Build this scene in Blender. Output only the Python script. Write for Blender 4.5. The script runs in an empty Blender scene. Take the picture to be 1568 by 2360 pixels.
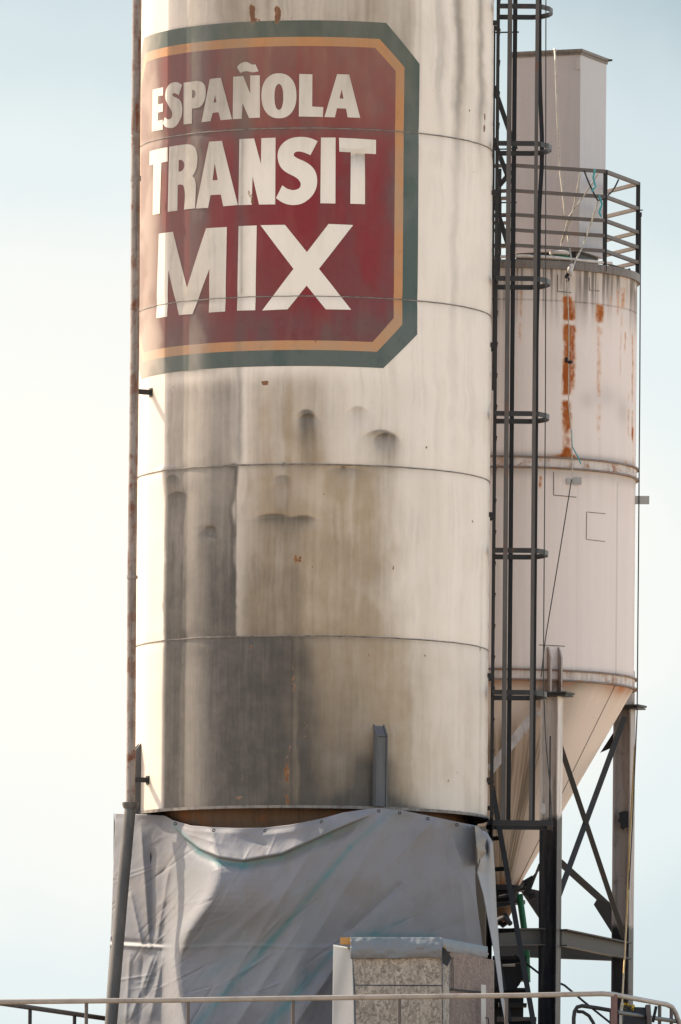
import bpy, bmesh, math, random
import numpy as np
from mathutils import Vector, Matrix
from mathutils.geometry import tessellate_polygon
random.seed(7); RNG = np.random.RandomState(11)
scn = bpy.context.scene
COL = scn.collection
# ------------------------------------------------------------------ camera
KA = 4.54e-5                     # radians per pixel of the measured photograph (1568 wide)
ROLL = 0.0085
CAMX, CAMY, CAMZ = 0.368, -100.0, 1.7
cam_d = bpy.data.cameras.new('camera'); cam = bpy.data.objects.new('camera', cam_d); COL.objects.link(cam)
cam.location = (CAMX, CAMY, CAMZ); cam.rotation_euler = (math.radians(90), -ROLL, 0)
cam_d.sensor_fit = 'HORIZONTAL'; cam_d.sensor_width = 36; cam_d.lens = 36/(1568*KA)
cam_d.shift_y = 2020/1568; cam_d.clip_start = 1; cam_d.clip_end = 6000
scn.camera = cam
# ------------------------------------------------------------------ world and sun
SUN_AZ = math.atan2(-0.829, 0.559); SUN_EL = math.radians(42)
w = bpy.data.worlds.new('World'); scn.world = w; w.use_nodes = True
nt = w.node_tree; nt.nodes.clear()
def wn(t, **k):
    n = nt.nodes.new(t)
    for a, b in k.items(): setattr(n, a, b)
    return n
sky = wn('ShaderNodeTexSky', sky_type='NISHITA', sun_disc=False, sun_elevation=SUN_EL, sun_rotation=SUN_AZ,
         air_density=1.0, dust_density=3.0, ozone_density=1.0, altitude=1700)
bg = wn('ShaderNodeBackground'); bg.inputs['Strength'].default_value = 0.14
out = wn('ShaderNodeOutputWorld')
tc = wn('ShaderNodeTexCoord')
# a thin bank of bright cloud low in the sky to the left, bluer air above and to the right
vs = wn('ShaderNodeVectorMath', operation='SUBTRACT'); vs.inputs[1].default_value = (-0.026, 1.0, 0.085)
vm = wn('ShaderNodeVectorMath', operation='MULTIPLY'); vm.inputs[1].default_value = (8.6, 0.35, 15.0)
ln = wn('ShaderNodeVectorMath', operation='LENGTH')
nz = wn('ShaderNodeTexNoise'); nz.inputs['Scale'].default_value = 34; nz.inputs['Detail'].default_value = 4; nz.inputs['Roughness'].default_value = .55
ad = wn('ShaderNodeMath', operation='MULTIPLY_ADD'); ad.inputs[1].default_value = -0.24
cr = wn('ShaderNodeValToRGB'); cr.color_ramp.interpolation = 'EASE'
SK = 1.55
for i, (p, c) in enumerate(((0.04, (1.06, 1.05, .98)), (.26, (1.0, 1.01, .97)), (.40, (.86, .94, .94)), (.56, (.72, .83, .86)), (.82, (.44, .56, .62)))):
    e = cr.color_ramp.elements[i] if i < 2 else cr.color_ramp.elements.new(p)
    e.position = p; e.color = tuple(q*.5 for q in c)+(1,)
sc_ = wn('ShaderNodeMixRGB'); sc_.blend_type = 'MULTIPLY'; sc_.inputs['Fac'].default_value = 1; sc_.inputs['Color2'].default_value = (2*SK, 2*SK, 2*SK, 1)
nd = wn('ShaderNodeMath', operation='MULTIPLY'); nd.inputs[1].default_value = .8
mr = wn('ShaderNodeMapRange', interpolation_type='SMOOTHSTEP'); mr.inputs['From Min'].default_value = 4.5; mr.inputs['From Max'].default_value = 1.7
mx = wn('ShaderNodeMixRGB')
hz = wn('ShaderNodeMixRGB'); hz.blend_type = 'MULTIPLY'; hz.inputs['Fac'].default_value = 1; hz.inputs['Color2'].default_value = (1.0, 0.80, 0.62, 1)
L = nt.links.new
L(tc.outputs['Generated'], vs.inputs[0]); L(vs.outputs[0], vm.inputs[0]); L(vm.outputs[0], ln.inputs[0])
L(tc.outputs['Generated'], nz.inputs['Vector']); L(nz.outputs[0], ad.inputs[0]); L(ln.outputs['Value'], ad.inputs[2])
L(ad.outputs[0], nd.inputs[0]); L(nd.outputs[0], cr.inputs[0]); L(cr.outputs[0], sc_.inputs['Color1'])
L(ln.outputs['Value'], mr.inputs['Value']); L(mr.outputs[0], mx.inputs['Fac']); L(sky.outputs[0], hz.inputs['Color1'])
L(hz.outputs[0], mx.inputs['Color1']); L(sc_.outputs[0], mx.inputs['Color2']); L(mx.outputs[0], bg.inputs['Color']); L(bg.outputs[0], out.inputs['Surface'])
sd = bpy.data.lights.new('sun', 'SUN'); sd.energy = 2.05; sd.angle = math.radians(0.5); sd.color = (1.0, 0.85, 0.66)
so = bpy.data.objects.new('sun', sd); COL.objects.link(so)
sv = Vector((math.sin(SUN_AZ)*math.cos(SUN_EL), math.cos(SUN_AZ)*math.cos(SUN_EL), math.sin(SUN_EL)))
so.rotation_euler = sv.to_track_quat('Z', 'Y').to_euler(); so.location = (-30, 30, 60)
vsn = scn.view_settings
vsn.view_transform = 'Standard'; vsn.look = 'None'; vsn.gamma = 1; vsn.use_curve_mapping = False; vsn.exposure = 2.15

# ------------------------------------------------------------------ measuring: photograph pixel at a depth -> metres
def U(x, v, Y=0.0):
    a = x-784.0; b = 3200.0-v; c, s = math.cos(ROLL), math.sin(ROLL)
    px = c*a - s*b; py = s*a + c*b; d = (Y-CAMY)*KA
    return Vector((CAMX+px*d, Y, CAMZ+py*d))
PX = 0.00454
R = 1.85
def zf(v): return U(720, v, -R).z          # height of a mark seen on the front of the silo
Z0, ZPV = zf(0), (zf(1000)-zf(0))/1000.0
def v_of_z(z): return (z-Z0)/ZPV
# ------------------------------------------------------------------ naming
def tag(o, label=None, cat=None, group=None, kind=None):
    if label: o['label'] = label
    if cat: o['category'] = cat
    if group: o['group'] = group
    if kind: o['kind'] = kind
    return o
def thing(name, label, cat, loc=(0, 0, 0), group=None):
    o = bpy.data.objects.new(name, None); COL.objects.link(o); o.location = loc; o.empty_display_size = .2
    return tag(o, label, cat, group)
# ------------------------------------------------------------------ mesh builder
class MB:
    def __init__(s): s.v = []; s.f = []
    def add(s, vs, fs):
        n = len(s.v); s.v += [tuple(q) for q in vs]; s.f += [tuple(i+n for i in f) for f in fs]; return s
    def box(s, c, sz, M=None):
        h = [q/2 for q in sz]; M = M or Matrix.Identity(3); c = Vector(c)
        vs = [c+M@Vector((a*h[0], b*h[1], d*h[2])) for a in (-1, 1) for b in (-1, 1) for d in (-1, 1)]
        return s.add(vs, [(0, 1, 3, 2), (4, 6, 7, 5), (0, 4, 5, 1), (2, 3, 7, 6), (0, 2, 6, 4), (1, 5, 7, 3)])
    def bar(s, p, q, wd, dp, up=(0, -1, 0)):
        """straight rectangular bar p->q; dp is measured along up, wd across"""
        p, q = Vector(p), Vector(q); d = (q-p); ln = d.length; d.normalize(); up = Vector(up)
        sd_ = d.cross(up)
        if sd_.length < 1e-4: sd_ = d.cross(Vector((1, 0, 0)))
        sd_.normalize(); up = sd_.cross(d).normalized()
        M = Matrix((d, sd_, up)).transposed()
        return s.box((p+q)/2, (ln, wd, dp), M)
    def strip(s, pts, wd, dp, wdir=(0, 0, 1)):
        """bent flat bar through pts: wd along wdir, dp across it"""
        pts = [Vector(p) for p in pts]; wdir = Vector(wdir).normalized(); n = len(pts); vs = []
        for i, p in enumerate(pts):
            t = (pts[min(i+1, n-1)]-pts[max(i-1, 0)]).normalized(); nn = t.cross(wdir).normalized()
            vs += [p+wdir*wd/2+nn*dp/2, p+wdir*wd/2-nn*dp/2, p-wdir*wd/2-nn*dp/2, p-wdir*wd/2+nn*dp/2]
        fs = [(4*i+j, 4*i+(j+1) % 4, 4*i+4+(j+1) % 4, 4*i+4+j) for i in range(n-1) for j in range(4)]
        fs += [(3, 2, 1, 0), (4*n-4, 4*n-3, 4*n-2, 4*n-1)]
        return s.add(vs, fs)
    def tube(s, pts, r, n=10, closed=False):
        pts = [Vector(p) for p in pts]; m = len(pts); vs = []; ref = None
        rr = r if hasattr(r, '__len__') else [r]*m
        for i, p in enumerate(pts):
            a = pts[(i+1) % m] if closed else pts[min(i+1, m-1)]; b = pts[i-1] if closed else pts[max(i-1, 0)]
            t = (a-b).normalized()
            if ref is None: ref = t.orthogonal().normalized()
            ref = (ref-t*ref.dot(t)).normalized(); bi = t.cross(ref)
            vs += [p+(ref*math.cos(2*math.pi*k/n)+bi*math.sin(2*math.pi*k/n))*rr[i] for k in range(n)]
        fs = []
        for i in range(m if closed else m-1):
            j = (i+1) % m
            fs += [(i*n+k, i*n+(k+1) % n, j*n+(k+1) % n, j*n+k) for k in range(n)]
        if not closed: fs += [tuple(reversed(range(n))), tuple((m-1)*n+k for k in range(n))]
        return s.add(vs, fs)
    def lathe(s, prof, c=(0, 0), n=96, a0=0, a1=2*math.pi, cap=False):
        full = abs(a1-a0-2*math.pi) < 1e-6; m = n if full else n+1; vs = []
        for (r, z) in prof:
            vs += [(c[0]+r*math.sin(a0+(a1-a0)*k/n), c[1]-r*math.cos(a0+(a1-a0)*k/n), z) for k in range(m)]
        fs = []
        for i in range(len(prof)-1):
            for k in range(n):
                k2 = (k+1) % m; fs.append((i*m+k, i*m+k2, (i+1)*m+k2, (i+1)*m+k))
        if cap: fs += [tuple(range(m)), tuple((len(prof)-1)*m+k for k in reversed(range(m)))]
        return s.add(vs, fs)
    def prism(s, poly, d):
        """planar polygon of 3D points pushed along vector d"""
        n = len(poly); d = Vector(d); vs = [Vector(p) for p in poly]; vs += [p+d for p in vs]
        fs = [tuple(range(n)), tuple(reversed(range(n, 2*n)))]+[(i, i+n, (i+1) % n+n, (i+1) % n) for i in range(n)]
        return s.add(vs, fs)
    def cyl(s, p, q, r, n=16): return s.tube([p, q], r, n)
    def build(s, name, mat, parent=None, smooth=None, bev=0):
        me = bpy.data.meshes.new(name); me.from_pydata(s.v, [], s.f); me.validate()
        bm = bmesh.new(); bm.from_mesh(me); bmesh.ops.recalc_face_normals(bm, faces=bm.faces); bm.to_mesh(me); bm.free()
        o = bpy.data.objects.new(name, me); COL.objects.link(o); me.materials.append(mat)
        if smooth is not None:
            me.polygons.foreach_set('use_smooth', [True]*len(me.polygons)); me.set_sharp_from_angle(angle=math.radians(smooth))
        if bev:
            b = o.modifiers.new('bevel', 'BEVEL'); b.width = bev; b.segments = 2; b.limit_method = 'ANGLE'
        if parent is not None:
            o.parent = parent
            pm = Matrix.Translation(parent_loc(parent)); o.matrix_parent_inverse = pm.inverted()
        return o
def parent_loc(p):
    return Vector(p.location) if p.type == 'EMPTY' else Vector((0, 0, 0))     # meshes are laid out in world metres
# ------------------------------------------------------------------ noise in numpy
def vnoise(x, y, seed=0):
    x = np.asarray(x, float); y = np.asarray(y, float)
    t = np.random.RandomState(seed).rand(256, 256)
    xi = np.floor(x).astype(int); yi = np.floor(y).astype(int); fx = x-xi; fy = y-yi
    fx = fx*fx*(3-2*fx); fy = fy*fy*(3-2*fy)
    g = lambda a, b: t[a % 256, b % 256]
    return (g(xi, yi)*(1-fx)+g(xi+1, yi)*fx)*(1-fy)+(g(xi, yi+1)*(1-fx)+g(xi+1, yi+1)*fx)*fy
def fbm(x, y, seed=0, o=4):
    r = 0; a = .5; s = 0
    for i in range(o):
        r = r+a*vnoise(x*2**i, y*2**i, seed+i*17); s += a; a *= .5
    return r/s
def sst(a, b, x):
    t = np.clip((x-a)/(b-a), 0, 1); return t*t*(3-2*t)
# ------------------------------------------------------------------ materials
MATS = {}
def base_mat(name):
    m = bpy.data.materials.new(name); m.use_nodes = True; t = m.node_tree
    return m, t, t.nodes['Principled BSDF']
def N(t, k, **kw):
    n = t.nodes.new(k)
    for a, b in kw.items(): setattr(n, a, b)
    return n
def c4(c): return (c[0], c[1], c[2], 1)
def noise(t, scale, vec, detail=5, rough=.6, dist=0):
    n = N(t, 'ShaderNodeTexNoise'); n.inputs['Scale'].default_value = scale; n.inputs['Detail'].default_value = detail
    n.inputs['Roughness'].default_value = rough; n.inputs['Distortion'].default_value = dist
    t.links.new(vec, n.inputs['Vector']); return n.outputs[0]
def ramp(t, f, a, b):
    n = N(t, 'ShaderNodeMapRange', interpolation_type='SMOOTHSTEP'); n.inputs['From Min'].default_value = a; n.inputs['From Max'].default_value = b
    t.links.new(f, n.inputs['Value']); return n.outputs[0]
def mixc(t, f, a, b, mode='MIX'):
    n = N(t, 'ShaderNodeMixRGB'); n.blend_type = mode
    for s, i in ((f, 0), (a, 1), (b, 2)):
        if isinstance(s, (int, float)): n.inputs[i].default_value = s
        elif isinstance(s, tuple): n.inputs[i].default_value = c4(s)
        else: t.links.new(s, n.inputs[i])
    return n.outputs[0]
def math_(t, op, a, b=None):
    n = N(t, 'ShaderNodeMath', operation=op)
    for s, i in ((a, 0), (b, 1)):
        if s is None: continue
        if isinstance(s, (int, float)): n.inputs[i].default_value = s
        else: t.links.new(s, n.inputs[i])
    return n.outputs[0]
def mapped(t, sc):
    tcn = N(t, 'ShaderNodeTexCoord'); mp = N(t, 'ShaderNodeMapping'); mp.inputs['Scale'].default_value = sc
    t.links.new(tcn.outputs['Object'], mp.inputs['Vector']); return mp.outputs[0]
def bump(t, b, h, st, dist=.01):
    n = N(t, 'ShaderNodeBump'); n.inputs['Strength'].default_value = st; n.inputs['Distance'].default_value = dist
    t.links.new(h, n.inputs['Height']); t.links.new(n.outputs[0], b.inputs['Normal'])
def weather(name, col, dirt=(.10, .085, .07), rust=(.28, .10, .035), dirt_amt=.5, rust_amt=.3, rough=.55, metal=0, streak=True, scale=1.0, low=None, lowz=None, spec=.5):
    """painted or bare steel with streaks of dirt, patches of rust; low/lowz = another paint below a height"""
    if name in MATS: return MATS[name]
    m, t, b = base_mat(name)
    iso = mapped(t, (scale,)*3); st = mapped(t, (scale*9, scale*9, scale*.7)) if streak else mapped(t, (scale*3,)*3)
    c = col
    if low is not None:
        sp = N(t, 'ShaderNodeSeparateXYZ'); t.links.new(N(t, 'ShaderNodeTexCoord').outputs['Object'], sp.inputs[0])
        jag = math_(t, 'MULTIPLY_ADD', noise(t, 7, iso, 4), .22); t.nodes[-1]
        z = math_(t, 'ADD', sp.outputs[2], math_(t, 'MULTIPLY', noise(t, 6, iso, 5), .24))
        c = mixc(t, ramp(t, z, lowz-.03, lowz+.06), low, col)
    big = noise(t, 1.7, iso, 5)
    c = mixc(t, math_(t, 'MULTIPLY', ramp(t, noise(t, 1.6, st, 6, .65), .42, .72), dirt_amt), c, dirt)
    c = mixc(t, math_(t, 'MULTIPLY', ramp(t, big, .5, .75), dirt_amt*.5), c, dirt)
    r = ramp(t, noise(t, 4.5, iso, 8, .72, .4), .62-.16*rust_amt, .70-.10*rust_amt)
    r2 = ramp(t, noise(t, 2.2, st, 6, .7), .5, .66)
    rm = math_(t, 'MULTIPLY', r, math_(t, 'MULTIPLY_ADD', r2, .8)); t.nodes[-1].inputs[2].default_value = .25
    rm = math_(t, 'MULTIPLY', rm, min(1, rust_amt*1.6))
    rc = mixc(t, noise(t, 30, iso, 3), rust, tuple(q*.45 for q in rust))
    c = mixc(t, rm, c, rc)
    c = mixc(t, .35, c, mixc(t, noise(t, 60, iso, 3), (.45, .45, .45), (1, 1, 1)), 'MULTIPLY')
    t.links.new(c, b.inputs['Base Color'])
    rr = mixc(t, rm, (rough,)*3, (.85,)*3); t.links.new(rr, b.inputs['Roughness'])
    b.inputs['Metallic'].default_value = metal; b.inputs['Specular IOR Level'].default_value = spec*(.35 if max(col) < .2 else .8)
    bump(t, b, noise(t, 14, iso, 6), .25, .006)
    MATS[name] = m; return m
def wear_mat(name, col, chalk=None, rk=1.25, coat=.75, grain=.25, rough=.52, dirt_k=1.0):
    """paint on the silo shell: reads the per-vertex 'wear_and_light' layer (r dirt and painted shade, g brown film, b rust, a chalking and painted glare)"""
    m, t, b = base_mat(name)
    at = N(t, 'ShaderNodeAttribute'); at.attribute_name = 'wear_and_light'
    sp = N(t, 'ShaderNodeSeparateColor'); t.links.new(at.outputs['Color'], sp.inputs[0])
    D, G, B = sp.outputs[0], sp.outputs[1], sp.outputs[2]; A = at.outputs['Alpha']
    iso = mapped(t, (1, 1, 1)); st = mapped(t, (22, 22, .9)); fine = mapped(t, (60, 60, 2.2))
    fn = noise(t, 1, st, 7, .62); f2 = noise(t, 1, fine, 4, .6); sp_ = noise(t, 42, iso, 4, .7); mo = noise(t, 5, iso, 9, .68)
    vary = math_(t, 'ADD', math_(t, 'MULTIPLY', math_(t, 'SUBTRACT', fn, .5), .20), math_(t, 'ADD', math_(t, 'MULTIPLY', math_(t, 'SUBTRACT', f2, .5), .16), math_(t, 'MULTIPLY', math_(t, 'SUBTRACT', mo, .5), .36)))
    c = mixc(t, math_(t, 'MULTIPLY', sp_, .18), col, tuple(q*.6 for q in col))
    if chalk is not None:
        cm = math_(t, 'ADD', A, math_(t, 'MULTIPLY', vary, .8)); n = N(t, 'ShaderNodeClamp'); t.links.new(cm, n.inputs[0])
        c = mixc(t, n.outputs[0], c, chalk)
        c = mixc(t, math_(t, 'MULTIPLY', ramp(t, noise(t, 9, iso, 8, .75), .5, .72), .35), c, tuple(q*.45 for q in col))
        glare_ = N(t, 'ShaderNodeClamp'); t.links.new(math_(t, 'SUBTRACT', A, 1.0), glare_.inputs[0]); c = mixc(t, glare_.outputs[0], c, tuple(.42*q+.36*k_ for q, k_ in zip(chalk, (.76, .64, .54))))  # alpha past full chalk mixes in a painted sun-glare wash
    warm = math_(t, 'MULTIPLY', math_(t, 'ADD', G, math_(t, 'MULTIPLY', vary, G)), .95*dirt_k)
    n = N(t, 'ShaderNodeClamp'); t.links.new(warm, n.inputs[0])
    c = mixc(t, n.outputs[0], c, (.36, .27, .17))
    dm = math_(t, 'ADD', math_(t, 'MULTIPLY', D, .97*dirt_k), math_(t, 'MULTIPLY', vary, math_(t, 'ADD', math_(t, 'MULTIPLY', D, .60), .045)))
    n = N(t, 'ShaderNodeClamp'); t.links.new(dm, n.inputs[0])
    c = mixc(t, n.outputs[0], c, (.056, .048, .039))
    sk = ramp(t, noise(t, 55, iso, 2, .5), .74, .80)
    c = mixc(t, math_(t, 'MULTIPLY', sk, .6), c, (.10, .08, .06))
    rm = ramp(t, math_(t, 'ADD', B, math_(t, 'MULTIPLY', math_(t, 'SUBTRACT', noise(t, 16, iso, 6, .7), .5), rk)), .42 if rk > .8 else .16, .58 if rk > .8 else .95)
    rm = math_(t, 'MULTIPLY', rm, ramp(t, B, .05, .2))
    c = mixc(t, math_(t, 'MULTIPLY', rm, mixc(t, noise(t, 1, st, 6, .7), .55, 1.0) if 0 else 1.0), c, mixc(t, ramp(t, math_(t, 'ADD', rm, math_(t, 'MULTIPLY', math_(t, 'SUBTRACT', noise(t, 1, mapped(t, (20, 20, 7)), 6, .75), .5), 2.0)), .15, 1.2), (.50, .25, .10) if rk < .8 else (.36, .20, .09), (.27, .065, .012) if rk < .8 else (.13, .05, .02)))
    t.links.new(c, b.inputs['Base Color'])
    b.inputs['Roughness'].default_value = rough
    b.inputs['Specular IOR Level'].default_value = .0
    b.inputs['Coat Weight'].default_value = coat; b.inputs['Coat Roughness'].default_value = .6
    hb = math_(t, 'ADD', math_(t, 'MULTIPLY', noise(t, 1.6, iso, 3), 1.0), math_(t, 'MULTIPLY', f2, .03))
    bump(t, b, hb, .35, .02)
    return m
cream = (.76, .675, .585)
M_shell = wear_mat('silo_paint', cream)
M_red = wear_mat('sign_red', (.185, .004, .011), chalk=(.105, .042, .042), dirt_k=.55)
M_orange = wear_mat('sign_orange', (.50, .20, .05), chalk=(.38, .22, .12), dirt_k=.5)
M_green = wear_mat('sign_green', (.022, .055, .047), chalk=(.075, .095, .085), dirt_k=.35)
M_letter = wear_mat('sign_letter', (.76, .69, .60), dirt_k=.72)
M_seam = weather('seam_steel', (.22, .19, .16), dirt=(.06, .055, .05), dirt_amt=.9, rust_amt=.2, streak=False, scale=2.5)
M_steel = weather('painted_steel_dark', (.030, .030, .030), dirt=(.035, .035, .035), dirt_amt=.5, rust_amt=.25, rough=.5)
M_rail = weather('ladder_steel', (.038, .036, .035), dirt=(.04, .04, .038), dirt_amt=.5, rust_amt=.22, rough=.5)
M_black = weather('black_steel', (.022, .022, .024), dirt=(.012, .012, .014), dirt_amt=.4, rust_amt=.25, rust=(.12, .04, .02), rough=.6)
M_guard = weather('guard_steel', (.12, .10, .088), dirt=(.07, .06, .055), dirt_amt=.5, rust_amt=.3)
M_tank = weather('tank_paint', (.60, .53, .49), dirt=(.33, .28, .24), dirt_amt=.28, rust_amt=.0, rough=.45)
M_pipe = weather('pipe_paint', (.27, .23, .20), dirt=(.075, .05, .035), rust=(.20, .065, .025), dirt_amt=.8, rust_amt=1.0, scale=1.3)
M_pipe2 = weather('pipe_galvanised', (.085, .08, .072), dirt=(.15, .13, .11), dirt_amt=.6, rust_amt=.15)
M_brown = weather('rusty_skirt', (.15, .085, .05), dirt=(.06, .038, .025), rust=(.33, .11, .035), dirt_amt=.6, rust_amt=.6)
M_col = weather('column_paint', (.66, .57, .50), dirt=(.14, .12, .10), dirt_amt=.55, rust_amt=.12, low=(.013, .013, .018), lowz=U(1269, 1885, 1.9).z+.12)
M_col2 = weather('far_column_paint', (.34, .29, .26), dirt=(.08, .07, .065), dirt_amt=.65, rust_amt=.35, rust=(.10, .03, .03), low=(.03, .028, .03), lowz=U(1437, 2140, 3.7).z+.12)
M_brace = weather('brace_steel', (.05, .047, .044), dirt=(.04, .04, .04), dirt_amt=.5, rust_amt=.2)
M_gal = weather('galvanised', (.42, .40, .37), dirt=(.2, .19, .18), dirt_amt=.4, rust_amt=.05, rough=.4, metal=.3)
M_hand = weather('handrail_paint', (.34, .29, .24), dirt=(.12, .10, .085), dirt_amt=.4, rust_amt=.35, streak=False)
M_box = weather('collector_grey', (.40, .365, .355), dirt=(.33, .30, .29), dirt_amt=.35, rust_amt=.02, rough=.5)
M_cable = weather('cable', (.05, .048, .045), dirt_amt=.2, rust_amt=.1)
M_rope = weather('yellow_rope', (.48, .30, .09), dirt=(.22, .16, .08), dirt_amt=.5, rust_amt=0, streak=False, scale=6)
M_twine = weather('pale_rope', (.45, .41, .34), dirt=(.2, .18, .14), dirt_amt=.6, rust_amt=0, streak=False, scale=8)
M_teal = weather('teal_twine', (.05, .32, .34), dirt=(.04, .2, .22), dirt_amt=.4, rust_amt=0, streak=False, scale=8)
M_grn = weather('green_pipe', (.02, .13, .06), dirt=(.02, .06, .04), dirt_amt=.5, rust_amt=.1)
M_cloth = weather('white_rag', (.55, .50, .46), dirt=(.25, .22, .2), dirt_amt=.6, rust_amt=0, streak=False, scale=4)
M_yel = weather('yellow_webbing', (.60, .42, .05), dirt=(.3, .2, .05), dirt_amt=.4, rust_amt=0, streak=False, scale=8)
M_conc = weather('concrete', (.34, .31, .27), dirt=(.2, .18, .15), dirt_amt=.5, rust_amt=0)
# ------------------------------------------------------------------ ground
def ground():
    m, t, b = base_mat('dry_ground'); iso = mapped(t, (1, 1, 1))
    c = mixc(t, noise(t, .05, iso, 6), (.34, .27, .19), (.46, .38, .28)); c = mixc(t, noise(t, 3, iso, 6), c, (.30, .24, .17))
    t.links.new(c, b.inputs['Base Color']); b.inputs['Roughness'].default_value = .95
    s = 3000; q = 24; mb = MB(); vs = []; fs = []
    for i in range(q+1):
        for j in range(q+1): vs.append((-s+2*s*i/q, -s+2*s*j/q, 0))
    for i in range(q):
        for j in range(q): a = i*(q+1)+j; fs.append((a, a+1, a+q+2, a+q+1))
    tag(mb.add(vs, fs).build('ground', m), kind='structure')
    tag(MB().box((1, 0, .075), (12, 12, .15)).build('foundation_slab', M_conc), kind='structure')
ground()
# ================================================================== CEMENT SILO
DENTS = [(708, 962, 22, 16, .022), (705, 990, 20, 40, .010), (878, 1003, 36, 22, .022), (820, 950, 22, 28, .012), (640, 1188, 46, 22, .012), (700, 1196, 36, 18, .009), (650, 1130, 26, 34, .010),
         (487, 1214, 18, 18, .018), (410, 1135, 26, 44, .014), (388, 1068, 22, 26, -.018), (800, 1078, 28, 18, .016), (818, 356, 22, 22, .016), (690, 1730, 70, 60, -.012), (880, 1690, 90, 60, -.010), (470, 1600, 60, 240, -.010)]
SEAMS = [-480, -92, 296, 683, 1070, 1465]
def disp(xi, vf):
    d = 0
    for (x, v, sx, sv_, h) in DENTS:
        h = h*1.1
        # a crease: sharp upper lip, soft lower side
        dv = vf-v; ss = np.where(dv < 0, sv_*.32, sv_*1.3)
        d = d - h*np.exp(-((xi-x)/sx)**2-(dv/ss)**2)
    d = d + .006*(fbm(xi/140., vf/170., 5, 3)-.5)
    # slight necking at every welded seam
    for s in SEAMS: d = d - .006*np.exp(-((vf-s)/16.)**2)
    return d
def gsum(xi, vf, L_):
    r = 0
    for (x, v, sx, sv_, h) in L_: r = r+h*np.exp(-(np.abs(xi-x)/sx)**2.4-((vf-v)/(sv_*np.where(vf < v, .55, 1.5)))**2)*(.8+.4*vnoise(xi/9., vf/40., 77))
    return r
def band(xi, a, b, e=6): return sst(a-e, a+e, xi)*(1-sst(b-e, b+e, xi))
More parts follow.
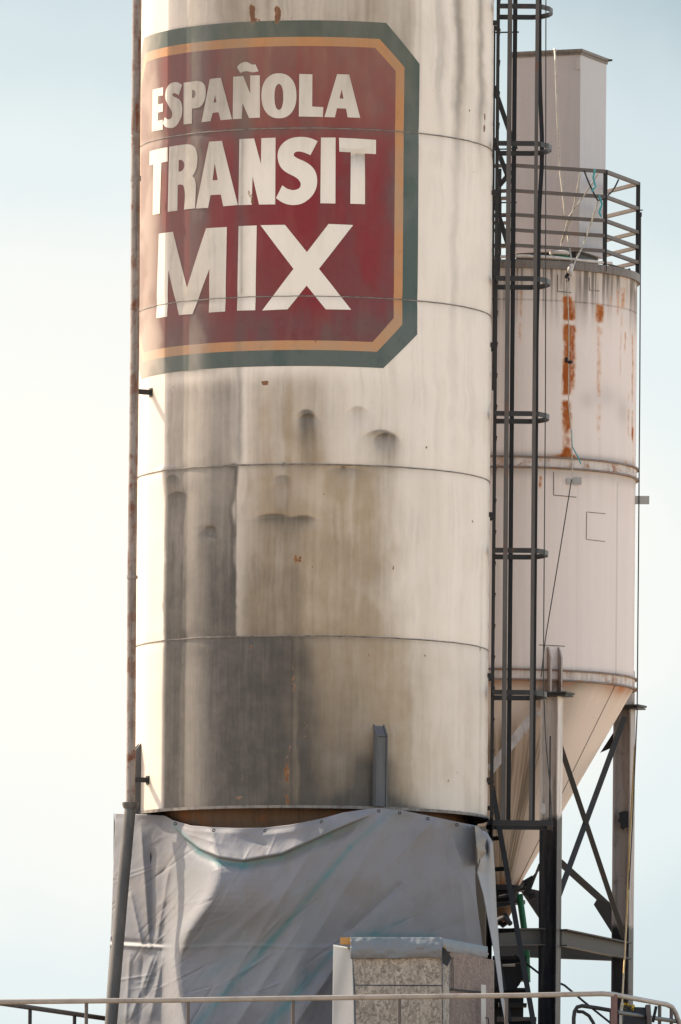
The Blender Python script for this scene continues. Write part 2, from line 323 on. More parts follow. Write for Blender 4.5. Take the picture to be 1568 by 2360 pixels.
def wear_and_light(xi, vf, sign=False):
    """wear on the shell plus painted sun glare and shade: xi, vf are positions across and down the shell"""
    xj = xi+9*(fbm(xi/50., vf/90., 3, 4)-.5)*2+3*(fbm(xi/14., vf/22., 7, 3)-.5)*2
    st = .5+.62*(fbm(xj/6., vf/420., 21, 5)-.5)+.5*(fbm(xi/55., vf/70., 23, 4)-.5); st2 = .5+.6*(fbm(xj/18., vf/500., 31, 4)-.5)+.6*(fbm(xi/60., vf/80., 33, 4)-.5); bl = fbm(xi/70., vf/90., 41, 4)
    d = .012+.05*sst(.5, .75, st)
    g = .05+.09*sst(.45, .7, st2)
    # top courses: run-off from the roof
    top = 1-sst(140, 420, vf)
    d = d+top*(.20*band(xj, 388, 940, 20)*(.5+st)+.26*band(xj, 430, 560, 30)*.6+.28*np.exp(-((xj-1045)/9)**2)+.30*np.exp(-((xj-1096)/7)**2)+.18*np.exp(-((xj-1003)/10)**2))
    g = g+top*(.55*band(xj, 500, 950, 30)*(.35+st2)+.35*np.exp(-((xj-1050)/16)**2)+.25*np.exp(-((xj-1096)/12)**2))
    d = d+.22*np.exp(-((xj-552)/9)**2)*sst(0, 400, vf)*(1-sst(1050, 1080, vf))+.12*np.exp(-((xj-1040)/8)**2)*(1-sst(500, 1000, vf))
    d = d+.50*sst(366, 396, xi)*(1-sst(425, 600, xi))*sst(40, 60, vf)*(1-sst(830, 870, vf))*(.7+.6*st)  # darker strip painted along the pipe's shadow so its edge shows
    # below the sign
    c3 = sst(835, 900, vf)*(1-sst(1066, 1072, vf))
    d = d+c3*(.48*band(xj, 380, 545, 22)*(.55+.8*st)+.20*band(xj, 545, 600, 8)*(st)+.20*band(xj, 600, 770, 30)*(.2+1.1*st)+.10*band(xj, 770, 960, 30)*st)
    g = g+c3*(.20*band(xj, 388, 545, 20)+.7*band(xj, 575, 745, 20)*(.3+st2)+.20*band(xj, 745, 940, 30)*st2)
    # fourth course
    q = sst(1066, 1073, vf)*(1-sst(1461, 1468, vf)); dn = sst(1070, 1465, vf)
    d = d+q*((.55+.34*dn)*band(xj, 384, 547, 5)*(.80+.4*st)+(.16+.20*dn)*band(xj, 547, 700, 20)*(.55+.9*st)+(.06+.10*dn)*band(xj+50*(bl-.5), 700, 895, 55)*(.4+1.1*st)+.05*band(xj, 912, 1000, 20)*st)
    g = g+q*(.25*band(xj, 388, 547, 8)+(.78+.25*dn)*band(xj+50*(bl-.5), 560, 895, 60)*(.5+.9*st2)+.10*band(xj, 905, 1010, 30))
    # lowest course: soot
    q = sst(1463, 1469, vf); dn = sst(1465, 1860, vf)
    core = sst(360, 395, xj)*(1-sst(640, 770, xj+70*(bl-.5)))*(1-.16*band(xi, 436, 512, 10)*sst(1480, 1560, vf))  # soot core, thinned where a grazing sun streak is painted in
    mid = sst(690, 700, xj)*(1-sst(760, 990, xj+60*(bl-.5)))
    d = d+q*(.92*core*(.90+.15*st)+(.16+.40*dn)*mid*(.6+.7*bl)+.05)
    g = g+q*(.25*core+.98*band(xi+50*(bl-.5), 650, 950, 80)*(.65+.5*st2)+.30*band(xi, 930, 1130, 40)*(.4+.8*dn)*(.4+st2))
    d = d+gsum(xi, vf, [(862, 1780, 46, 80, .62), (856, 1850, 80, 42, .8), (935, 1862, 55, 20, .6), (1060, 1866, 70, 12, .40), (700, 1862, 160, 14, .25)])
    # dirt gathered in the dents, with their overhang shading painted in
    for (x0, v0, wd, cv, ln_, k) in ((705, 944, 15, 5, 26, .62), (710, 952, 22, 12, 80, .32), (876, 986, 34, 11, 16, .50), (888, 992, 26, 12, 60, .42), (822, 934, 20, 8, 40, .22), (632, 1184, 34, 4, 12, .58), (698, 1188, 26, 4, 11, .54), (660, 1192, 70, 4, 34, .22), (652, 1095, 20, 6, 56, .26),
                                     (487, 1208, 15, 6, 12, .65), (482, 1214, 18, 8, 60, .40), (410, 1122, 26, 10, 50, .34), (402, 1082, 13, 8, 30, .35), (800, 1076, 40, 6, 22, .30), (820, 352, 26, 8, 22, .50), (800, 344, 34, -6, 10, .25), (790, 1072, 5, 0, 8, .6), (655, 1066, 4, 0, 6, .5), (541, 1066, 6, 0, 7, .6)):
        dv = vf-(v0+cv*((xi-x0)/wd)**2); w_ = np.exp(-np.abs((xi-x0)/wd)**3.2); d = d+k*w_*sst(-2.5, 2.5, dv)*np.exp(-np.maximum(dv, 0)/ln_)*(.75+.5*vnoise(xi/5., vf/50., 77))
    g = g+gsum(xi, vf, [(880, 1010, 40, 40, .35), (706, 1010, 40, 60, .3), (650, 1180, 90, 50, .3)])
    # soot lines just under each girth seam
    for s in SEAMS: d = d+.20*np.exp(-(np.abs(vf-s-3)/5.0))*(1-sst(900, 1000, xi)*.5)
    # the vertical weld lines
    d = d+.35*np.exp(-((xi-547)/2.6)**2)*sst(1072, 1076, vf)*(1-sst(1460, 1464, vf))+.30*np.exp(-((xi-557)/2.2)**2)*sst(300, 310, vf)*(1-sst(670, 680, vf))
    d = d+.18*np.exp(-((xi-678)/2.4)**2)*sst(1466, 1475, vf)+.12*np.exp(-((xi-955)/4.)**2)*(1-sst(140, 300, vf))
    d = d+.18*np.exp(-((xi-1108)/3.)**2)*sst(1100, 1500, vf)*fbm(xi/3, vf/20., 61)
    d = 1-(1-np.clip(d, 0, .985))**1.75
    pale = sst(434, 439, xi)*(1-sst(448, 512, xi)); d = d*(1-.16*pale*sst(850, 870, vf))  # painted glare: grazing sun past the pipe's shadow lightens this strip
    # sunlit strip painted clean and warm, cut along the pipe's shadow edge
    lit_side = 1-sst(378, 392, xi); d = d*(1-.85*lit_side); g = g*(1-.55*lit_side)+.30*(1-sst(330, 410, xi))
    d = np.where(vf > 1880, .6, d)
    ru = gsum(xi, vf, [(575, 18, 8, 26, .9), (632, 26, 9, 24, .9), (588, 44, 8, 8, .6), (611, 880, 11, 8, .75), (572, 440, 4, 14, .65), (580, 455, 4, 16, .6), (522, 545, 5, 7, .6), (690, 1282, 16, 14, .62), (1106, 225, 3, 16, .6), (1105, 255, 3, 10, .6),
                       (560, 1835, 14, 6, .6), (570, 1793, 7, 6, .6), (615, 1480, 6, 4, .6), (710, 1670, 8, 22, .6), (668, 1780, 6, 40, .62), (1090, 1150, 6, 8, .4), (950, 1862, 30, 6, .7), (640, 1858, 40, 5, .6), (720, 1858, 20, 6, .55), (556, 665, 3, 22, .5), (1108, 1470, 4, 18, .5), (598, 1020, 6, 8, .45)])
    ru = ru+.52*np.exp(-((xi-(676+6*np.sin(vf/60.)))/7.)**2)*sst(1475, 1500, vf)*sst(.45, .62, fbm(xi/10., vf/16., 71))
    rs = np.random.RandomState(5)
    for _ in range(46):
        x, v, q0 = rs.uniform(400, 1110), rs.uniform(20, 1850), rs.uniform(1.6, 3.6); ru = ru+.62*np.exp(-((xi-x)/q0)**2-((vf-v)/(q0*rs.uniform(.8, 3)))**2)
    ru = ru+.55*band(xi, 900, 1125, 20)*np.exp(-((vf-1858)/7.)**2)*sst(.4, .6, fbm(xi/8., vf/8., 73))
    ch = .02+.50*sst(.45, .68, fbm(xi/50., vf/120., 81))
    ch = ch*(1-.8*np.exp(-((xi-640)/120.)**2-((vf-520)/130.)**2))*(1-.5*np.exp(-((xi-760)/140.)**2-((vf-150)/80.)**2))
    ch = ch+.55*sst(690, 760, vf)+.45*sst(850, 905, xi)*sst(250, 400, vf)+.45*band(xi, 388, 432, 8)*.7+.40*band(xi, 545, 570, 10)+.3*np.exp(-((vf-301)/14.)**2)
    ch = np.clip(ch, 0, 1)+1.25*(1-sst(335, 408, xi))+(.55+.35*fbm(xi/30., vf/130., 83))*sst(434, 439, xi)*(1-sst(446, 500, xi))*1.3  # painted sun glare: the lit strip and the streak beyond the pipe's shadow
    return np.stack([np.clip(d, 0, 1), np.clip(g, 0, 1), np.clip(ru, 0, 1), np.clip(ch, 0, 2)], -1)
def set_wear_and_light(me, W):
    a = me.color_attributes.new('wear_and_light', 'FLOAT_COLOR', 'POINT'); a.data.foreach_set('color', W.astype(np.float32).ravel())
def on_shell(th, z, off=0.0):
    xi = 720+407*np.sin(th); vf = v_of_z(z); r = R+off+disp(xi, vf)*(np.cos(th) > -.2)
    return np.stack([r*np.sin(th), -r*np.cos(th), z+0*th], -1), xi, vf

ZB = zf(1862)                  # bottom edge of the shell
ZT = zf(-560)
silo = thing('cement_silo', 'tall wide cream steel silo with a dark red painted sign and grey soot stains', 'silo')
def build_shell():
    fr = np.radians(np.linspace(-97, 97, 400)); bk = np.radians(np.linspace(97, 263, 50))[1:-1]; th = np.concatenate([fr, bk])
    zz = np.concatenate([np.linspace(ZB, zf(-40), 800), np.linspace(zf(-60), ZT, 40)])
    T, Zg = np.meshgrid(th, zz); P, xi, vf = on_shell(T, Zg); n, m = T.shape
    # no front-side stains on the far half
    W = wear_and_light(xi, vf); W[np.cos(T) < 0] = (.12, .15, 0, .3)
    me = bpy.data.meshes.new('shell'); idx = np.arange(n*m).reshape(n, m); a = idx[:-1]; b = idx[1:]
    F = np.stack([a, np.roll(a, -1, 1), np.roll(b, -1, 1), b], -1).reshape(-1, 4)
    me.from_pydata(P.reshape(-1, 3), [], F.tolist()); me.polygons.foreach_set('use_smooth', [True]*len(me.polygons)); set_wear_and_light(me, W.reshape(-1, 4))
    me.materials.append(M_shell); o = bpy.data.objects.new('shell', me); COL.objects.link(o); o.parent = silo
build_shell()
def ring_strip(vf, hh, off, name, mat, parent, a0=-180, a1=180, n=360):
    z0 = zf(vf); th = np.radians(np.linspace(a0, a1, n+1)); mb = MB(); vs = []
    jit = .0014*(vnoise(np.arange(n+1)/3., 0*th+vf, 3)-.5)*2
    for (dz, off_) in ((-hh, .0), (-hh*.5, off), (hh*.5, off), (hh, .0)):
        P, _, _ = on_shell(th, z0+dz+jit); rr = np.sqrt(P[:, 0]**2+P[:, 1]**2); k = (rr+off_-.0005)/rr
        vs += [(P[i, 0]*k[i], P[i, 1]*k[i], P[i, 2]) for i in range(n+1)]
    m = n+1; fs = [(r*m+i, r*m+i+1, (r+1)*m+i+1, (r+1)*m+i) for r in range(3) for i in range(n)]
    return mb.add(vs, fs).build(name, mat, parent, smooth=60)
for s in SEAMS: ring_strip(s, .0075, .009, 'weld_seam', M_seam, silo)
# painted sign ----------------------------------------------------
D2R = math.pi/180
def flat_mesh(name, outer, holes, mat, parent, off, step=.024):
    """polygon in (angle*R, z) -> finely cut -> wrapped on the shell"""
    loops = [[Vector((x, z, 0)) for x, z in outer]]+[[Vector((x, z, 0)) for x, z in h] for h in holes]
    tris = tessellate_polygon(loops); pts = [p for l in loops for p in l]
    bm = bmesh.new(); vs = [bm.verts.new(p) for p in pts]
    for t in tris:
        try: bm.faces.new([vs[i] for i in t])
        except ValueError: pass
    xs = [p.x for p in pts]; ys = [p.y for p in pts]
    for ax, lo, hi in ((0, min(xs), max(xs)), (1, min(ys), max(ys))):
        q = math.ceil(lo/step)*step
        while q < hi:
            co = (q, 0, 0) if ax == 0 else (0, q, 0); no = (1, 0, 0) if ax == 0 else (0, 1, 0)
            bmesh.ops.bisect_plane(bm, geom=bm.verts[:]+bm.edges[:]+bm.faces[:], dist=1e-6, plane_co=co, plane_no=no); q += step
    me = bpy.data.meshes.new(name); bm.to_mesh(me); bm.free()
    n = len(me.vertices); co = np.zeros(n*3); me.vertices.foreach_get('co', co); co = co.reshape(-1, 3)
    P, xi, vf = on_shell(co[:, 0]/R, co[:, 1], off); me.vertices.foreach_set('co', P.ravel()); me.update()
    bm = bmesh.new(); bm.from_mesh(me); bm.normal_update()
    fl = [f for f in bm.faces if f.normal.x*f.calc_center_median().x+f.normal.y*f.calc_center_median().y < 0]
    bmesh.ops.reverse_faces(bm, faces=fl); bm.to_mesh(me); bm.free()
    me.polygons.foreach_set('use_smooth', [True]*len(me.polygons)); set_wear_and_light(me, wear_and_light(xi, vf)); me.materials.append(mat)
    o = bpy.data.objects.new(name, me); COL.objects.link(o); o.parent = parent; return o
def octo(vt, vb, al, ar, ct_v, cb_v, cw):
    zt, zb = zf(vt), zf(vb); k = abs(ZPV); al *= D2R*R; ar *= D2R*R; cw *= D2R*R
    return [(al+cw, zt), (ar-cw, zt), (ar, zt-ct_v*k), (ar, zb+cb_v*k), (ar-cw, zb), (al+cw, zb), (al, zb+cb_v*k), (al, zt-ct_v*k)]
O_out = octo(48, 844, -88, 35.1, 88, 83, 12.3); O_or = octo(86, 807, -82.5, 29.4, 61, 66, 8.8); O_red = octo(107, 785, -79.5, 26.3, 50, 58, 7.2)
sign = flat_mesh('painted_sign', O_red, [], M_red, silo, .003); sign['label'] = 'dark red panel of the painted sign'
o = flat_mesh('sign_stripe', O_or, [O_red], M_orange, sign, .003); o['label'] = 'orange stripe round the red panel'
o = flat_mesh('sign_border', O_out, [O_or], M_green, sign, .003); o['label'] = 'dark green outer border of the sign'
def unwrap(pts, org):
    res = []
    for (cx, cy) in pts:
        x = (org[0]+cx/3.136)/1.58482; v = (org[1]+cy/3.136)/1.58482
        p1 = U(x, v, -R); c = Vector((CAMX, CAMY, CAMZ)); d = (p1-c).normalized()
        a = d.x**2+d.y**2; b = 2*(c.x*d.x+c.y*d.y); cc = c.x**2+c.y**2-R*R; disc = max(b*b-4*a*cc, 0)
        q = c+d*((-b-math.sqrt(disc))/(2*a)); res.append((math.atan2(q.x, -q.y)*R, q.z))
    return res
def smooth_loop(p, k=3):
    """Catmull-Rom through the points"""
    n = len(p); r = []
    for i in range(n):
        a, b, c, d = p[i-1], p[i], p[(i+1) % n], p[(i+2) % n]
        for j in range(k):
            t = j/k; r.append(tuple(.5*((2*b[m])+(-a[m]+c[m])*t+(2*a[m]-5*b[m]+4*c[m]-d[m])*t*t+(-a[m]+3*b[m]-3*c[m]+d[m])*t**3) for m in (0, 1)))
    return r
def semi(p, sharp, k=3):
    """smooth the loop but keep listed corners sharp"""
    n = len(p); r = []
    for i in range(n):
        b, c = p[i], p[(i+1) % n]; a = b if i in sharp else p[i-1]; d = c if (i+1) % n in sharp else p[(i+2) % n]
        if i in sharp and (i+1) % n in sharp: r.append(b); continue
        for j in range(k):
            t = j/k; r.append(tuple(.5*((2*b[m])+(-a[m]+c[m])*t+(2*a[m]-5*b[m]+4*c[m]-d[m])*t*t+(-a[m]+3*b[m]-3*c[m]+d[m])*t**3) for m in (0, 1)))
    return r
def ell(cx, cy, rx, ry, n=40, p=2.25):
    return [(cx+rx*math.copysign(abs(math.cos(2*math.pi*i/n))**(2/p), math.cos(2*math.pi*i/n)), cy+ry*math.copysign(abs(math.sin(2*math.pi*i/n))**(2/p), math.sin(2*math.pi*i/n))) for i in range(n)]
A_, B_, C_, D_ = (500, 200), (900, 200), (500, 780), (900, 780)
S1 = [(520, 350), (480, 325), (430, 320), (380, 340), (342, 390), (328, 450), (330, 510), (350, 560), (385, 620), (405, 660), (408, 700), (395, 730), (370, 745), (345, 738), (322, 720), (300, 790), (330, 830), (380, 843), (430, 835), (475, 790), (510, 720), (522, 650), (520, 590), (500, 530), (460, 500), (425, 485), (410, 465), (415, 448), (435, 445), (460, 455), (482, 470)]
S2 = [(813, 995), (760, 970), (700, 952), (620, 945), (530, 955), (450, 990), (390, 1050), (360, 1120), (357, 1190), (375, 1260), (410, 1315), (470, 1360), (540, 1395), (590, 1430), (618, 1475), (612, 1520), (580, 1545), (530, 1555), (470, 1540), (430, 1515), (410, 1500), (337, 1645), (400, 1690), (470, 1718), (545, 1725), (630, 1710), (710, 1660), (770, 1590), (803, 1500), (805, 1410), (780, 1330), (730, 1270), (660, 1225), (590, 1195), (545, 1165), (542, 1140), (560, 1120), (600, 1112), (660, 1125), (730, 1155)]
LET = [
 ('E', A_, [(183, 405), (303, 378), (302, 470), (246, 480), (246, 575), (300, 562), (300, 655), (246, 668), (244, 762), (298, 748), (298, 862), (175, 885)], []),
 ('S', A_, semi(S1, (0, 14, 15, 30)), []),
 ('P', A_, semi([(537, 325), (690, 305), (750, 320), (785, 370), (790, 430), (785, 500), (755, 570), (710, 610), (636, 620), (633, 793), (537, 803)], (0, 1, 8, 9, 10)), [semi([(636, 408), (660, 415), (673, 440), (673, 470), (658, 495), (636, 502)], (0, 5))]),
 ('A', A_, [(838, 283), (963, 268), (1090, 743), (960, 755), (935, 662), (868, 672), (845, 765), (742, 777)], [[(897, 468), (912, 545), (880, 555)]]),
 ('N', A_, [(1103, 257), (1218, 249), (1298, 450), (1297, 243), (1408, 240), (1408, 725), (1285, 730), (1210, 560), (1203, 738), (1098, 743)], []),
 ('tilde', A_, semi([(1148, 150), (1170, 118), (1210, 95), (1255, 88), (1295, 105), (1325, 118), (1357, 115), (1393, 193), (1350, 205), (1310, 205), (1270, 195), (1225, 197), (1185, 213)], (0, 6, 7, 12)), []),
 ('O', B_, ell(371, 475, 200, 258), [ell(370, 488, 50, 148)]),
 ('L', B_, [(603, 225), (753, 230), (750, 598), (877, 605), (872, 718), (598, 712)], []),
 ('A', B_, [(1035, 228), (1172, 232), (1298, 727), (1155, 722), (1135, 622), (1033, 618), (1010, 722), (890, 718)], [[(1087, 400), (1108, 508), (1062, 505)]]),
 ('T', A_, [(150, 1110), (356, 1062), (356, 1225), (283, 1240), (266, 1822), (185, 1840), (192, 1262), (148, 1272)], []),
 ('R', A_, semi([(372, 1058), (560, 1030), (620, 1035), (670, 1070), (692, 1140), (695, 1200), (685, 1290), (660, 1360), (638, 1393), (665, 1430), (678, 1500), (675, 1600), (670, 1763), (543, 1778), (553, 1650), (550, 1560), (535, 1505), (505, 1490), (472, 1495), (468, 1790), (358, 1802)], (0, 1, 8, 12, 13, 18, 19, 20)), [semi([(482, 1210), (515, 1210), (540, 1240), (545, 1280), (530, 1320), (505, 1340), (480, 1343)], (0, 6))]),
 ('A', A_, [(828, 1000), (975, 990), (1158, 1725), (990, 1740), (962, 1605), (845, 1612), (818, 1758), (678, 1765)], [[(893, 1250), (927, 1438), (868, 1443)]]),
 ('N', A_, [(1175, 970), (1343, 963), (1420, 1255), (1425, 960), (1587, 955), (1583, 1718), (1398, 1720), (1325, 1400), (1315, 1722), (1163, 1727)], []),
 ('S', B_, semi(S2, (0, 20, 21, 39)), []),
 ('I', B_, [(850, 953), (1017, 953), (1015, 1708), (843, 1705)], []),
 ('T', B_, [(1055, 955), (1478, 980), (1477, 1143), (1353, 1135), (1353, 1716), (1185, 1710), (1192, 1122), (1060, 1115)], []),
 ('M', C_, [(255, 235), (418, 212), (578, 850), (795, 172), (1032, 158), (1012, 1125), (825, 1137), (832, 640), (640, 1155), (485, 1166), (365, 650), (350, 1185), (225, 1202)], []),
 ('I', C_, [(1165, 148), (1372, 140), (1355, 1110), (1147, 1115)], []),
 ('X', D_, [(160, 137), (440, 133), (690, 445), (937, 123), (1218, 135), (828, 637), (1195, 1105), (905, 1100), (687, 828), (470, 1100), (180, 1113), (537, 637)], []),
]
for ch, org, outer, holes in LET:
    o = flat_mesh('letter', unwrap(outer, org), [unwrap(h, org) for h in holes], M_letter, sign, .006)
# skirt, roof, leg stubs, legs -------------------------------------
mb = MB().lathe([(1.66, ZB+.25), (1.66, ZB-.10), (1.55, ZB-.55), (.3, ZB-2.0), (.3, ZB-2.4)], n=120); mb.build('hopper_cone', M_brown, silo, smooth=40)
MB().lathe([(R+.02, ZB+.0), (R+.02, ZB+.03), (1.6, ZB+.03)], n=120).build('bottom_rim', M_seam, silo, smooth=40)
MB().lathe([(R+.03, ZT-.03), (R+.03, ZT+.05), (.6, ZT+.5), (.6, ZT+.9), (.0, ZT+1.0)], n=96).build('roof', M_tank, silo, smooth=30)
def leg_stub(deg, v0, v1, wd, pr, mat):
    a = math.radians(deg); r_ = Vector((math.sin(a), -math.cos(a), 0)); t_ = Vector((math.cos(a), math.sin(a), 0))
    z0, z1 = zf(v0), zf(v1); mb = MB()
    b0 = r_*(R-.02); o1 = r_*(R+pr)
    for s in (-1, 1):     # two cheeks with sloped tops
        q = t_*s*wd/2
        mb.prism([b0+q+Vector((0, 0, z0)), b0+q+Vector((0, 0, z1)), o1+q+Vector((0, 0, z1)), o1+q+Vector((0, 0, z0-.14))], t_*(-s)*.014)
    f0 = o1-r_*.014
    mb.prism([f0+t_*(wd/2-.016)+Vector((0, 0, z0-.14)), f0+t_*(-wd/2+.016)+Vector((0, 0, z0-.14)), f0+t_*(-wd/2+.016)+Vector((0, 0, z1)), f0+t_*(wd/2-.016)+Vector((0, 0, z1))], -r_*.012)
    mb.prism([b0+t_*(wd/2-.016)+Vector((0, 0, z0-.01)), b0-t_*(wd/2-.016)+Vector((0, 0, z0-.01)), f0-t_*(wd/2-.016)+Vector((0, 0, z0-.15)), f0+t_*(wd/2-.016)+Vector((0, 0, z0-.15))], Vector((0, 0, -.012)))
    return mb.build('leg_stub', mat, silo)
M_stub = weather('stub_steel', (.115, .115, .115), dirt=(.05, .05, .05), dirt_amt=.5, rust_amt=.1)
leg_stub(22.3, 1660, 1856, .125, .10, M_stub); leg_stub(-74, 1690, 1870, .12, .09, M_stub); leg_stub(112, 1665, 1860, .125, .1, M_stub); leg_stub(-158, 1665, 1860, .125, .1, M_stub)
for dg in (22.3, 112, -158, -68):
    a = math.radians(dg); p = Vector((1.72*math.sin(a), -1.72*math.cos(a), 0)); MB().box((p.x, p.y, (ZB+.02)/2+.08), (.2, .2, ZB-.10), Matrix.Rotation(a, 3, 'Z')).build('leg', M_black, silo)
# ================================================================== LEFT FILL PIPE
px_, py_ = U(306, 1180, -.87).x, -.87
pipe = thing('fill_pipe', 'rust-streaked pale steel pipe running up the left side of the silo', 'pipe', (px_, py_, 0))
zt, zc = zf(-600), U(296, 1850, py_).z
MB().tube([(px_, py_, zt)]+[(px_+.004*math.sin(i), py_, zt+(zc-zt)*i/14) for i in range(1, 14)]+[(px_, py_, zc)], .048, 20).build('upper_pipe', M_pipe, pipe, smooth=40)
MB().cyl((px_, py_, U(0, 1324, py_).z), (px_, py_, U(0, 1331, py_).z+.0), .058, 20).build('collar', M_pipe, pipe, smooth=40)
MB().cyl((px_, py_, U(0, 415, py_).z), (px_, py_, U(0, 404, py_).z), .055, 20).build('collar', M_pipe, pipe, smooth=40)
MB().lathe([(.04, zc-.06), (.072, zc-.055), (.085, zc-.02), (.085, zc+.005), (.05, zc+.012)], c=(px_, py_), n=24).build('coupling', M_pipe2, pipe, smooth=30)
p0 = Vector((px_, py_, zc-.03)); p1 = U(282, 2050, py_-.25); p2 = U(250, 2420, py_-.75); p3 = Vector((p2.x-.3, p2.y-.7, .15))
MB().tube([p0, p0.lerp(p1, .15), p0.lerp(p1, .6), p1, p1.lerp(p2, .5), p2, p3], [.058, .06, .062, .063, .065, .065, .065], 20).build('lower_pipe', M_pipe2, pipe, smooth=40)
aa = math.radians(-65.4)
for v in (904, 1797):
    za = U(335, v, -.8).z; e0 = Vector((R*math.sin(aa), -R*math.cos(aa), za)); e1 = Vector((px_, py_, za)); b = MB().bar(e0, e1, .05, .05, (0, 0, 1)); b.box(e0+Vector((-.005, 0, 0)), (.07, .014, .09), Matrix.Rotation(aa, 3, 'Z'))
    b.build('bracket', M_steel, pipe)
# ================================================================== CAGED LADDER
LX = R+.045
cage = thing('caged_ladder', 'long dark steel ladder with safety cage up the right side of the cream silo', 'ladder', (LX, 0, 0))
zb, zt = U(1131, 1898, 0).z, zf(-560)
for s in (-.2, .2): MB().box((LX, s, (zb+zt)/2), (.03, .012, zt-zb)).build('side_rail', M_rail, cage)
z = zb+.1; i = 0
rung = None
while z < zf(-70):
    if rung is None: rung = MB().cyl((LX+.012, -.215, 0), (LX+.012, .215, 0), .012, 8).build('rung', M_rail, cage); o = rung
    else: o = rung.copy(); COL.objects.link(o)
    o.location.z = z; z += .327
# standoffs on the shell
for v in (60, 450, 800, 1190, 1560, 1800):
    zz = U(1130, v, 0).z
    for s in (-.2, .2): MB().box((R+.02, s, zz), (.06, .03, .05)).build('standoff', M_rail, cage)
CG = [(0, -.4), (.18, -.4), (.36, -.4), (.45, -.36), (.53, -.22), (.565, -.06), (.565, .06), (.53, .22), (.45, .36), (.36, .4), (.18, .4), (0, .4)]
for v in (-290, 15, 331, 642, 953, 1268, 1595):
    zz = U(1150, v, -.4).z; pts = [(LX+.0+a, b, zz) for a, b in CG]; pts = [(LX, -.2, zz)]+pts+[(LX, .2, zz)]
    MB().strip(pts, .052, .008).build('cage_hoop', M_rail, cage)
zz = zb-.01; bf = MB().bar((LX-.05, -.4, zz), (LX+.64, -.4, zz), .05, .05).bar((LX-.05, .4, zz), (LX+.64, .4, zz), .05, .05).bar((LX+.615, -.38, zz+.001), (LX+.615, .38, zz+.001), .048, .048, (0, 0, 1)); bf.build('bottom_frame', M_rail, cage)
zt2 = zf(-300)
def strap(x, v, Y, wd=.045, wob=None, mat=M_rail):
    X = U(x, v, Y).x; n = 60; pts = []
    for i in range(n+1):
        zz = zb+(zt2-zb)*i/n; dx = wob(v_of_z(zz)) if wob else 0
        pts.append((X+dx, Y, zz))
    return MB().strip(pts, wd, .009, (1, 0, 0)).build('cage_strap', mat, cage)
M_railb = weather('cage_steel_worn', (.11, .098, .09), dirt=(.05, .045, .04), dirt_amt=.6, rust_amt=.35)
strap(1172, 300, -.415, .048, mat=M_railb); strap(1184, 300, .415, .046, mat=M_black); strap(1235, 300, -.395, .038, mat=M_railb)
strap(1240, 300, .395, .045, lambda v: .048*math.exp(-((v-300)/120.)**2)+.012*math.sin(v/70.)*math.exp(-((v-400)/300.)**2), mat=M_black)
MB().bar((LX+.6, -.35, zb), (LX+.6, -.35, zb+.9), .016, .016).build('cage_strap', M_rail, cage)
# ================================================================== SUPPORT FRAME between silo and tank
fr = thing('steel_tie_frame', 'dark steel post with diagonal struts between the silo and the rear tank, beside the railing', 'support frame', (U(1147, 500, 1.4).x, 1.4, 0))
q = lambda x, v, Y=1.4: U(x, v, Y)
MB().bar(q(1149, 390), q(1145, 640), .055, .055).build('post', M_steel, fr)
MB().bar(q(1137, 60), q(1134, 640), .035, .035).build('post', M_steel, fr)
for a, b in (((1137, 200), (1187, 345)), ((1135, 320), (1176, 425)), ((1178, 395), (1150, 428)), ((1137, 460), (1180, 600))):
    MB().bar(q(*a), q(*b), .05, .03).build('diagonal_strut', M_steel, fr)
for v, x1 in ((76, 1195), (468, 1190), (500, 1180), (345, 1180)): MB().tube([q(1136, v, 1.3), q(x1, v-1, 1.3)], .008, 6).build('tie_rod', M_black, fr)
MB().bar(q(1140, 640), q(1138, 900, 1.5), .05, .05).build('lower_post', M_steel, fr)
